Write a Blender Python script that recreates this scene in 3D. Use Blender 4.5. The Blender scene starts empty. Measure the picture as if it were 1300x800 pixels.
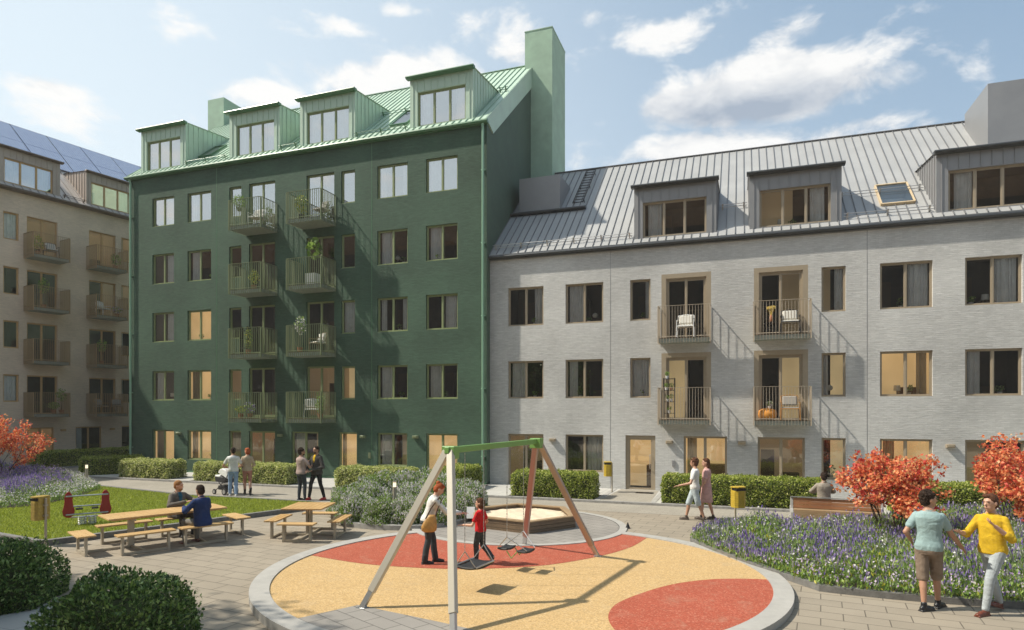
import bpy, bmesh, math, random
import numpy as np
from mathutils import Vector, Matrix
R = math.radians
SC = bpy.context.scene
COL = SC.collection
rnd = random.Random(7)
nrg = np.random.default_rng(11)

# ------------------------------------------------------------------ camera
FPX, CXP, HYP, CAMH = 820.0, 650.0, 520.0, 3.15
YAW = R(19.55)
cY, sY = math.cos(YAW), math.sin(YAW)
cam = bpy.data.cameras.new('camera')
cam.sensor_width = 36.0
cam.lens = FPX / 1300 * 36
cam.shift_y = (HYP - 400) / 1300
cam.clip_start = 0.05
cam.clip_end = 4000
cam_o = bpy.data.objects.new('camera', cam)
COL.objects.link(cam_o)
cam_o.location = (0, 0, CAMH)
cam_o.rotation_euler = (R(90), 0, YAW)
SC.camera = cam_o

def ray(px, py):
    a = (px - CXP) / FPX; b = (HYP - py) / FPX
    return (cY * a - sY, sY * a + cY, b)
def at(px, py, z=0.0):
    """the place on the horizontal plane z that the survey photo shows there"""
    r = ray(px, py); t = (z - CAMH) / r[2]
    return Vector((r[0] * t, r[1] * t, z))
def head(deg):
    """heading: 0 = away from the viewer, 90 = to the right, 180 = towards"""
    return YAW - R(deg)

# ------------------------------------------------------------------ objects
def tag(o, label=None, cat=None, group=None, kind=None):
    if label: o['label'] = label
    if cat: o['category'] = cat
    if group: o['group'] = group
    if kind: o['kind'] = kind
    return o
def empty(name, loc=(0, 0, 0), rz=0.0, parent=None):
    o = bpy.data.objects.new(name, None)
    COL.objects.link(o); o.location = loc; o.rotation_euler = (0, 0, rz)
    o.empty_display_size = 0.2
    if parent: o.parent = parent
    return o
def children(o):
    return [c for c in COL.objects if c.parent == o]
def copy_tree(o, parent=None):
    kids = list(o.children)
    c = o.copy(); COL.objects.link(c); c.parent = parent
    for k in kids: copy_tree(k, c)
    return c
def link_mesh(name, me, parent=None, loc=None, rot=None):
    o = bpy.data.objects.new(name, me); COL.objects.link(o)
    if parent: o.parent = parent
    if loc is not None: o.location = loc
    if rot is not None: o.rotation_euler = rot
    return o

class MB:
    def __init__(s): s.v = []; s.f = []; s.m = []; s.mi = 0
    def add(s, vs, fs):
        n = len(s.v); s.v += [tuple(p) for p in vs]
        for f in fs: s.f.append(tuple(n + i for i in f)); s.m.append(s.mi)
    def box(s, x0, x1, y0, y1, z0, z1, M=None):
        vs = [(x0,y0,z0),(x1,y0,z0),(x1,y1,z0),(x0,y1,z0),(x0,y0,z1),(x1,y0,z1),(x1,y1,z1),(x0,y1,z1)]
        if M is not None: vs = [M @ Vector(p) for p in vs]
        s.add(vs, [(0,3,2,1),(4,5,6,7),(0,1,5,4),(1,2,6,5),(2,3,7,6),(3,0,4,7)])
    def bar(s, p0, p1, w, d, up=(0, 0, 1)):
        """rectangular bar from p0 to p1, w across, d along 'up'"""
        p0 = Vector(p0); p1 = Vector(p1); a = p1 - p0; L = a.length; a.normalize()
        u = Vector(up); x = a.cross(u)
        if x.length < 1e-4: x = a.cross(Vector((1, 0, 0)))
        x.normalize(); z = x.cross(a)
        M = Matrix(((x.x, a.x, z.x, p0.x), (x.y, a.y, z.y, p0.y), (x.z, a.z, z.z, p0.z), (0, 0, 0, 1)))
        s.box(-w/2, w/2, 0, L, -d/2, d/2, M)
    def quad(s, *p): s.add(p, [tuple(range(len(p)))])
    def loft(s, rings, cap=True):
        """rings: list of equal-length point loops"""
        n = len(rings[0]); b = len(s.v); fs = []
        for i in range(len(rings) - 1):
            for j in range(n):
                k = (j + 1) % n
                fs.append((i*n + j, i*n + k, (i+1)*n + k, (i+1)*n + j))
        if cap:
            fs.append(tuple(range(n))[::-1]); fs.append(tuple((len(rings)-1)*n + j for j in range(n)))
        s.add([p for r in rings for p in r], fs)
    def tube(s, pts, rad, n=8, cap=True):
        pts = [Vector(p) for p in pts]
        if not isinstance(rad, (list, tuple)): rad = [rad] * len(pts)
        rings = []; ref = None
        for i, p in enumerate(pts):
            d = (pts[min(i+1, len(pts)-1)] - pts[max(i-1, 0)]).normalized()
            if ref is None: ref = Vector((0, 0, 1)) if abs(d.z) < .9 else Vector((1, 0, 0))
            x = d.cross(ref).normalized(); y = x.cross(d).normalized(); ref = y if abs(y.dot(d)) < .5 else ref
            rings.append([p + (x * math.cos(t) + y * math.sin(t)) * rad[i] for t in [2*math.pi*k/n for k in range(n)]])
        s.loft(rings, cap)
    def lathe(s, prof, c=(0, 0, 0), n=16, cap=True):
        s.loft([[(c[0] + r*math.cos(2*math.pi*k/n), c[1] + r*math.sin(2*math.pi*k/n), c[2] + z) for k in range(n)] for r, z in prof], cap)
    def prism(s, poly, z0, z1):
        n = len(poly)
        zf = z0 if callable(z0) else (lambda x, y: z0)
        zt = z1 if callable(z1) else (lambda x, y: z1)
        s.add([(x, y, zf(x, y)) for x, y in poly] + [(x, y, zt(x, y)) for x, y in poly],
              [tuple(range(n))[::-1], tuple(range(n, 2*n))] + [(i, (i+1) % n, n + (i+1) % n, n + i) for i in range(n)])
    def mesh(s, name, mats, smooth=False, bevel=0):
        me = bpy.data.meshes.new(name)
        me.from_pydata(s.v, [], s.f)
        for m in (mats if isinstance(mats, (list, tuple)) else [mats]): me.materials.append(m)
        me.polygons.foreach_set('material_index', s.m)
        if bevel:
            bm = bmesh.new(); bm.from_mesh(me)
            es = [e for e in bm.edges if len(e.link_faces) == 2 and e.calc_face_angle(0) > .5]
            bmesh.ops.bevel(bm, geom=es, offset=bevel, segments=1, affect='EDGES', clamp_overlap=True)
            bm.to_mesh(me); bm.free()
        if smooth: me.polygons.foreach_set('use_smooth', [True] * len(me.polygons))
        me.update()
        return me
    def build(s, name, mats, parent=None, loc=None, smooth=False, rot=None, bevel=0):
        return link_mesh(name, s.mesh(name, mats, smooth, bevel), parent, loc, rot)

def poly_spline(pts, closed=True, k=6):
    """Catmull-Rom through 2D points"""
    n = len(pts); out = []
    rng = range(n if closed else n - 1)
    for i in rng:
        if closed: a, b, c_, d = (pts[(i-1) % n], pts[i], pts[(i+1) % n], pts[(i+2) % n])
        else: a, b, c_, d = pts[max(i-1, 0)], pts[i], pts[i+1], pts[min(i+2, n-1)]
        for j in range(k):
            t = j / k
            out.append(tuple(0.5*((2*b[q]) + (-a[q]+c_[q])*t + (2*a[q]-5*b[q]+4*c_[q]-d[q])*t*t + (-a[q]+3*b[q]-3*c_[q]+d[q])*t**3) for q in (0, 1)))
    if not closed: out.append(tuple(pts[-1][:2]))
    return out
def offset_poly(poly, d):
    """move a counter-clockwise polygon inwards by d"""
    n = len(poly); out = []
    for i in range(n):
        a = Vector(poly[i-1][:2]); b = Vector(poly[i][:2]); c_ = Vector(poly[(i+1) % n][:2])
        e1 = (b - a).normalized(); e2 = (c_ - b).normalized()
        n1 = Vector((-e1.y, e1.x)); n2 = Vector((-e2.y, e2.x))
        m = (n1 + n2); m.normalize(); k = max(.35, m.dot(n1))
        q = b + m * (d / k); out.append((q.x, q.y))
    return out
def inside(poly, x, y):
    P = np.asarray(poly); n = len(P); r = np.zeros(np.shape(x), bool); j = n - 1
    for i in range(n):
        xi, yi = P[i]; xj, yj = P[j]
        c1 = ((yi > y) != (yj > y)) & (x < (xj - xi) * (y - yi) / ((yj - yi) if yj != yi else 1e-9) + xi)
        r ^= c1; j = i
    return r
def edge_dist(poly, x, y):
    P = np.asarray(poly, float); d = np.full(np.shape(x), 1e9)
    for i in range(len(P)):
        a = P[i-1]; b = P[i]; ab = b - a; L = (ab**2).sum() + 1e-12
        t = np.clip(((x - a[0])*ab[0] + (y - a[1])*ab[1]) / L, 0, 1)
        d = np.minimum(d, np.hypot(x - a[0] - t*ab[0], y - a[1] - t*ab[1]))
    return d
def scatter(poly, n):
    P = np.asarray(poly); lo = P.min(0); hi = P.max(0); out = np.zeros((0, 2))
    while len(out) < n:
        q = nrg.uniform(lo, hi, (n * 2, 2)); q = q[inside(poly, q[:, 0], q[:, 1])]; out = np.vstack([out, q])
    return out[:n]

def cards(name, C_, U, W, mats, mi=None, parent=None, extra=None, fold=0.0, pointed=True):
    """leaf shaped faces: centre C, half-length vector U, half-width vector W (all N x 3)"""
    N = len(C_)
    if pointed:
        nn = np.cross(U, W); nn /= (np.linalg.norm(nn, axis=1, keepdims=True) + 1e-9)
        lift = nn * (np.linalg.norm(W, axis=1, keepdims=True) * fold)
        V = np.stack([C_ - U, C_ + W + lift, C_ + U, C_ - W + lift], 1)
    else:
        V = np.stack([C_ - U - W, C_ - U + W, C_ + U + W*.4, C_ + U - W*.4], 1)
    V = V.reshape(-1, 3)
    ev, ef, em = ([], [], []) if extra is None else (extra.v, extra.f, extra.m)
    nv = len(V)
    me = bpy.data.meshes.new(name)
    F = np.arange(nv).reshape(-1, 4)
    vert = np.vstack([V, np.array(ev, float).reshape(-1, 3)]) if len(ev) else V
    me.vertices.add(len(vert)); me.vertices.foreach_set('co', vert.astype(np.float32).ravel())
    loops = F.ravel().tolist(); starts = (np.arange(N) * 4).tolist(); tot = [4] * N
    for f in ef:
        starts.append(len(loops)); tot.append(len(f)); loops += [nv + i for i in f]
    me.loops.add(len(loops)); me.loops.foreach_set('vertex_index', loops)
    me.polygons.add(len(starts)); me.polygons.foreach_set('loop_start', starts)
    try: me.polygons.foreach_set('loop_total', tot)
    except Exception: pass
    for m in (mats if isinstance(mats, (list, tuple)) else [mats]): me.materials.append(m)
    idx = (np.zeros(N, int) if mi is None else np.asarray(mi)).tolist() + list(em)
    me.polygons.foreach_set('material_index', idx)
    me.update(calc_edges=True); me.validate()
    return link_mesh(name, me, parent)
def rdir(n):
    v = nrg.normal(size=(n, 3)); return v / np.linalg.norm(v, axis=1, keepdims=True)
def perp(U):
    w = np.cross(U, rdir(len(U))); return w / (np.linalg.norm(w, axis=1, keepdims=True) + 1e-9)

# ------------------------------------------------------------------ materials
def new_mat(name):
    m = bpy.data.materials.new(name); m.use_nodes = True
    nt = m.node_tree; nt.nodes.clear()
    out = nt.nodes.new('ShaderNodeOutputMaterial')
    return m, nt, out
def N(nt, t, **kw):
    n = nt.nodes.new(t)
    for k, v in kw.items():
        if k.startswith('i_'):
            key = k[2:]
            key = int(key) if key.isdigit() else key.replace('_', ' ')
            n.inputs[key].default_value = v
        else: setattr(n, k, v)
    return n
def L(nt, a, b): nt.links.new(a, b)
def col4(c): return (c[0], c[1], c[2], 1.0)
def ramp(nt, fac, stops, interp='LINEAR'):
    r = nt.nodes.new('ShaderNodeValToRGB'); r.color_ramp.interpolation = interp
    e = r.color_ramp.elements
    while len(e) < len(stops): e.new(.5)
    for i, (p, c) in enumerate(stops):
        e[i].position = p; e[i].color = col4(c) if len(c) == 3 else c
    L(nt, fac, r.inputs[0]); return r.outputs[0]
def math_n(nt, op, a, b=None, c=None, clamp=False):
    n = nt.nodes.new('ShaderNodeMath'); n.operation = op; n.use_clamp = clamp
    for i, v in enumerate((a, b, c)):
        if v is None: continue
        if isinstance(v, (int, float)): n.inputs[i].default_value = v
        else: L(nt, v, n.inputs[i])
    return n.outputs[0]
def mixc(nt, fac, a, b, mode='MIX'):
    n = nt.nodes.new('ShaderNodeMix'); n.data_type = 'RGBA'; n.blend_type = mode
    for s_, v in ((n.inputs['Factor'], fac), (n.inputs['A'] if False else n.inputs[6], a), (n.inputs[7], b)):
        if isinstance(v, (int, float)): s_.default_value = v
        elif isinstance(v, tuple): s_.default_value = col4(v)
        else: L(nt, v, s_)
    return n.outputs[2]
def pbr(name, c, rough=.6, metal=0., noise=0., nscale=8., bump=0., bscale=30., spec=.5, coord='Object', sheen=0., sub=0.):
    """simple surface with slight tonal wear and relief"""
    m, nt, out = new_mat(name)
    b = N(nt, 'ShaderNodeBsdfPrincipled', i_Roughness=rough, i_Metallic=metal)
    b.inputs['Specular IOR Level'].default_value = spec
    b.inputs['Base Color'].default_value = col4(c)
    tc = N(nt, 'ShaderNodeTexCoord')
    if noise:
        n1 = N(nt, 'ShaderNodeTexNoise', i_Scale=nscale, i_Detail=5., i_Roughness=.6); L(nt, tc.outputs[coord], n1.inputs['Vector'])
        d = tuple(max(0, x*(1-noise)) for x in c); l = tuple(min(1, x*(1+noise)) for x in c)
        L(nt, ramp(nt, n1.outputs[0], [(.3, d), (.7, l)]), b.inputs['Base Color'])
        L(nt, math_n(nt, 'MULTIPLY_ADD', n1.outputs[0], .25, rough - .12), b.inputs['Roughness'])
    if bump:
        n2 = N(nt, 'ShaderNodeTexNoise', i_Scale=bscale, i_Detail=4.); L(nt, tc.outputs[coord], n2.inputs['Vector'])
        bp = N(nt, 'ShaderNodeBump', i_Strength=bump, i_Distance=.02); L(nt, n2.outputs[0], bp.inputs['Height']); L(nt, bp.outputs[0], b.inputs['Normal'])
    L(nt, b.outputs[0], out.inputs[0]); return m
def brick_mat(name, c, dark=.7, rough=.75, bw=.24, bh=.062, mort=.006, relief=.6, streak=.16):
    """painted brickwork laid in the facade's own frame (metres)"""
    m, nt, out = new_mat(name)
    b = N(nt, 'ShaderNodeBsdfPrincipled', i_Roughness=rough); b.inputs['Specular IOR Level'].default_value = .35
    tc = N(nt, 'ShaderNodeTexCoord'); sp = N(nt, 'ShaderNodeSeparateXYZ'); L(nt, tc.outputs['Object'], sp.inputs[0])
    h = math_n(nt, 'ADD', sp.outputs[0], sp.outputs[1])
    wv = N(nt, 'ShaderNodeTexNoise', i_Scale=1.3, i_Detail=3.); L(nt, tc.outputs['Object'], wv.inputs['Vector'])
    zz = math_n(nt, 'MULTIPLY_ADD', wv.outputs[0], .05, sp.outputs[2])
    cb = N(nt, 'ShaderNodeCombineXYZ'); L(nt, h, cb.inputs[0]); L(nt, zz, cb.inputs[1])
    br = N(nt, 'ShaderNodeTexBrick', offset=.37, i_Scale=1., i_Mortar_Size=mort, i_Mortar_Smooth=.4, i_Bias=-.2)
    br.inputs['Brick Width'].default_value = bw; br.inputs['Row Height'].default_value = bh
    br.inputs['Color1'].default_value = (.35, .35, .35, 1); br.inputs['Color2'].default_value = (.75, .75, .75, 1); br.inputs['Mortar'].default_value = (.1, .1, .1, 1)
    L(nt, cb.outputs[0], br.inputs['Vector'])
    st = N(nt, 'ShaderNodeCombineXYZ'); L(nt, math_n(nt, 'MULTIPLY', h, 4.2), st.inputs[0]); L(nt, math_n(nt, 'MULTIPLY', sp.outputs[2], 17.), st.inputs[1])
    n1 = N(nt, 'ShaderNodeTexNoise', i_Scale=1., i_Detail=6., i_Roughness=.7); L(nt, st.outputs[0], n1.inputs['Vector'])
    n2 = N(nt, 'ShaderNodeTexNoise', i_Scale=.35, i_Detail=4.); L(nt, tc.outputs['Object'], n2.inputs['Vector'])
    hgt = math_n(nt, 'ADD', math_n(nt, 'MULTIPLY', br.outputs['Color'], .6), math_n(nt, 'MULTIPLY', n1.outputs[0], .9))
    f = math_n(nt, 'MULTIPLY_ADD', math_n(nt, 'SUBTRACT', hgt, .78), streak * 2.2, .5)
    f = math_n(nt, 'MULTIPLY_ADD', math_n(nt, 'SUBTRACT', n2.outputs[0], .5), .85, f, clamp=True)
    lo = tuple(x * dark for x in c); hi = tuple(min(1, x * (2 - dark)) for x in c)
    L(nt, ramp(nt, f, [(.2, lo), (.8, hi)]), b.inputs['Base Color'])
    bp = N(nt, 'ShaderNodeBump', i_Strength=relief, i_Distance=.012); L(nt, hgt, bp.inputs['Height']); L(nt, bp.outputs[0], b.inputs['Normal'])
    L(nt, b.outputs[0], out.inputs[0]); return m
def leaf_mat(name, stops, trans=.35, rough=.5, spec=.4):
    """each leaf its own tone"""
    m, nt, out = new_mat(name)
    g = N(nt, 'ShaderNodeNewGeometry')
    cl = ramp(nt, g.outputs['Random Per Island'], stops)
    b = N(nt, 'ShaderNodeBsdfPrincipled', i_Roughness=rough); b.inputs['Specular IOR Level'].default_value = spec
    L(nt, cl, b.inputs['Base Color'])
    t = N(nt, 'ShaderNodeBsdfTranslucent'); L(nt, cl, t.inputs[0])
    mx = N(nt, 'ShaderNodeMixShader', i_0=trans); L(nt, b.outputs[0], mx.inputs[1]); L(nt, t.outputs[0], mx.inputs[2])
    L(nt, mx.outputs[0], out.inputs[0]); return m
def glass_mat(name, base=.17, tint=(.97, .98, .97)):
    m, nt, out = new_mat(name)
    fr = N(nt, 'ShaderNodeFresnel', i_IOR=1.5)
    f = math_n(nt, 'MULTIPLY_ADD', fr.outputs[0], .9, base - .04, clamp=True)
    t = N(nt, 'ShaderNodeBsdfTransparent'); t.inputs[0].default_value = col4(tint)
    g = N(nt, 'ShaderNodeBsdfGlossy', i_Roughness=.008)
    g.inputs[0].default_value = (.95, .95, .93, 1)
    mx = N(nt, 'ShaderNodeMixShader'); L(nt, f, mx.inputs[0]); L(nt, t.outputs[0], mx.inputs[1]); L(nt, g.outputs[0], mx.inputs[2])
    L(nt, mx.outputs[0], out.inputs[0]); return m
def lit_mat(name, c, strength):
    m, nt, out = new_mat(name)
    tc = N(nt, 'ShaderNodeTexCoord')
    n1 = N(nt, 'ShaderNodeTexNoise', i_Scale=1.1, i_Detail=2.); L(nt, tc.outputs['Object'], n1.inputs['Vector'])
    e = N(nt, 'ShaderNodeEmission'); e.inputs[0].default_value = col4(c)
    L(nt, math_n(nt, 'MULTIPLY_ADD', n1.outputs[0], strength * .9, strength * .55), e.inputs[1])
    d = N(nt, 'ShaderNodeBsdfDiffuse'); d.inputs[0].default_value = col4(tuple(x*.6 for x in c))
    a = N(nt, 'ShaderNodeAddShader'); L(nt, e.outputs[0], a.inputs[0]); L(nt, d.outputs[0], a.inputs[1])
    L(nt, a.outputs[0], out.inputs[0]); return m
def wood_mat(name, c1, c2, scale=6., rough=.5, axis='X', plank=0.):
    m, nt, out = new_mat(name)
    b = N(nt, 'ShaderNodeBsdfPrincipled', i_Roughness=rough)
    tc = N(nt, 'ShaderNodeTexCoord'); mp = N(nt, 'ShaderNodeMapping'); L(nt, tc.outputs['Object'], mp.inputs[0])
    mp.inputs['Scale'].default_value = {'X': (.6, 9, 9), 'Y': (9, .6, 9), 'Z': (9, 9, .6)}[axis]
    n1 = N(nt, 'ShaderNodeTexNoise', i_Scale=scale, i_Detail=6., i_Roughness=.6); L(nt, mp.outputs[0], n1.inputs['Vector'])
    n3 = N(nt, 'ShaderNodeTexNoise', i_Scale=1.5, i_Detail=2.); L(nt, tc.outputs['Object'], n3.inputs['Vector'])
    f = math_n(nt, 'MULTIPLY_ADD', n3.outputs[0], .4, math_n(nt, 'MULTIPLY', n1.outputs[0], .6))
    L(nt, ramp(nt, f, [(.3, c1), (.7, c2)]), b.inputs['Base Color'])
    bp = N(nt, 'ShaderNodeBump', i_Strength=.3, i_Distance=.004); L(nt, n1.outputs[0], bp.inputs['Height']); L(nt, bp.outputs[0], b.inputs['Normal'])
    L(nt, b.outputs[0], out.inputs[0]); return m
def paver_mat(name, c, bw=.5, bh=.33, rot=0., mort=.008, var=.16, off=.5, joint=.45):
    m, nt, out = new_mat(name)
    b = N(nt, 'ShaderNodeBsdfPrincipled', i_Roughness=.8); b.inputs['Specular IOR Level'].default_value = .3
    tc = N(nt, 'ShaderNodeTexCoord'); mp = N(nt, 'ShaderNodeMapping'); L(nt, tc.outputs['Object'], mp.inputs[0]); mp.inputs['Rotation'].default_value = (0, 0, rot)
    br = N(nt, 'ShaderNodeTexBrick', offset=off, i_Scale=1., i_Mortar_Size=mort, i_Mortar_Smooth=.25, i_Bias=0.)
    br.inputs['Brick Width'].default_value = bw; br.inputs['Row Height'].default_value = bh
    br.inputs['Color1'].default_value = (.38, .38, .38, 1); br.inputs['Color2'].default_value = (.62, .62, .62, 1); br.inputs['Mortar'].default_value = (0, 0, 0, 1)
    L(nt, mp.outputs[0], br.inputs['Vector'])
    n1 = N(nt, 'ShaderNodeTexNoise', i_Scale=.45, i_Detail=6., i_Roughness=.65); L(nt, tc.outputs['Object'], n1.inputs['Vector'])
    n2 = N(nt, 'ShaderNodeTexNoise', i_Scale=70., i_Detail=3.); L(nt, tc.outputs['Object'], n2.inputs['Vector'])
    f = math_n(nt, 'ADD', math_n(nt, 'MULTIPLY', math_n(nt, 'SUBTRACT', br.outputs['Color'], .5), .9), math_n(nt, 'MULTIPLY_ADD', n1.outputs[0], 1.25, -.25))
    f = math_n(nt, 'MULTIPLY_ADD', n2.outputs[0], .45, math_n(nt, 'SUBTRACT', f, .1), clamp=True)
    cc = ramp(nt, f, [(.15, tuple(x*(1-var*1.7) for x in c)), (.85, tuple(min(1, x*(1+var*1.7)) for x in c))])
    cc = mixc(nt, br.outputs['Fac'], cc, tuple(x*joint for x in c))
    L(nt, cc, b.inputs['Base Color'])
    hh = math_n(nt, 'MULTIPLY_ADD', n2.outputs[0], .15, math_n(nt, 'SUBTRACT', 1., br.outputs['Fac']))
    bp = N(nt, 'ShaderNodeBump', i_Strength=.6, i_Distance=.006); L(nt, hh, bp.inputs['Height']); L(nt, bp.outputs[0], b.inputs['Normal'])
    L(nt, b.outputs[0], out.inputs[0]); return m
def speckle_mat(name, c, c2, scale=55., rough=.9):
    m, nt, out = new_mat(name)
    b = N(nt, 'ShaderNodeBsdfPrincipled', i_Roughness=rough); b.inputs['Specular IOR Level'].default_value = .2
    tc = N(nt, 'ShaderNodeTexCoord')
    v = N(nt, 'ShaderNodeTexVoronoi', i_Scale=scale); L(nt, tc.outputs['Object'], v.inputs['Vector'])
    sp = N(nt, 'ShaderNodeSeparateColor'); L(nt, v.outputs['Color'], sp.inputs[0])
    n1 = N(nt, 'ShaderNodeTexNoise', i_Scale=.8, i_Detail=5.); L(nt, tc.outputs['Object'], n1.inputs['Vector'])
    a = ramp(nt, sp.outputs[0], [(0., tuple(x*.72 for x in c)), (.5, c), (.86, tuple(min(1, x*1.15) for x in c)), (1., c2)])
    a = mixc(nt, math_n(nt, 'MULTIPLY', n1.outputs[0], .35), a, tuple(x*.6 for x in c))
    n4 = N(nt, 'ShaderNodeTexNoise', i_Scale=2.3, i_Detail=8., i_Roughness=.7, i_Distortion=.6); L(nt, tc.outputs['Object'], n4.inputs['Vector'])
    dust = N(nt, 'ShaderNodeMapRange', interpolation_type='SMOOTHSTEP'); L(nt, n4.outputs[0], dust.inputs[0]); dust.inputs[1].default_value = .52; dust.inputs[2].default_value = .74; dust.inputs[4].default_value = .28
    a = mixc(nt, dust.outputs[0], a, (.42, .34, .24))
    L(nt, a, b.inputs['Base Color'])
    bp = N(nt, 'ShaderNodeBump', i_Strength=.4, i_Distance=.004); L(nt, v.outputs['Distance'], bp.inputs['Height']); L(nt, bp.outputs[0], b.inputs['Normal'])
    L(nt, b.outputs[0], out.inputs[0]); return m

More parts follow.
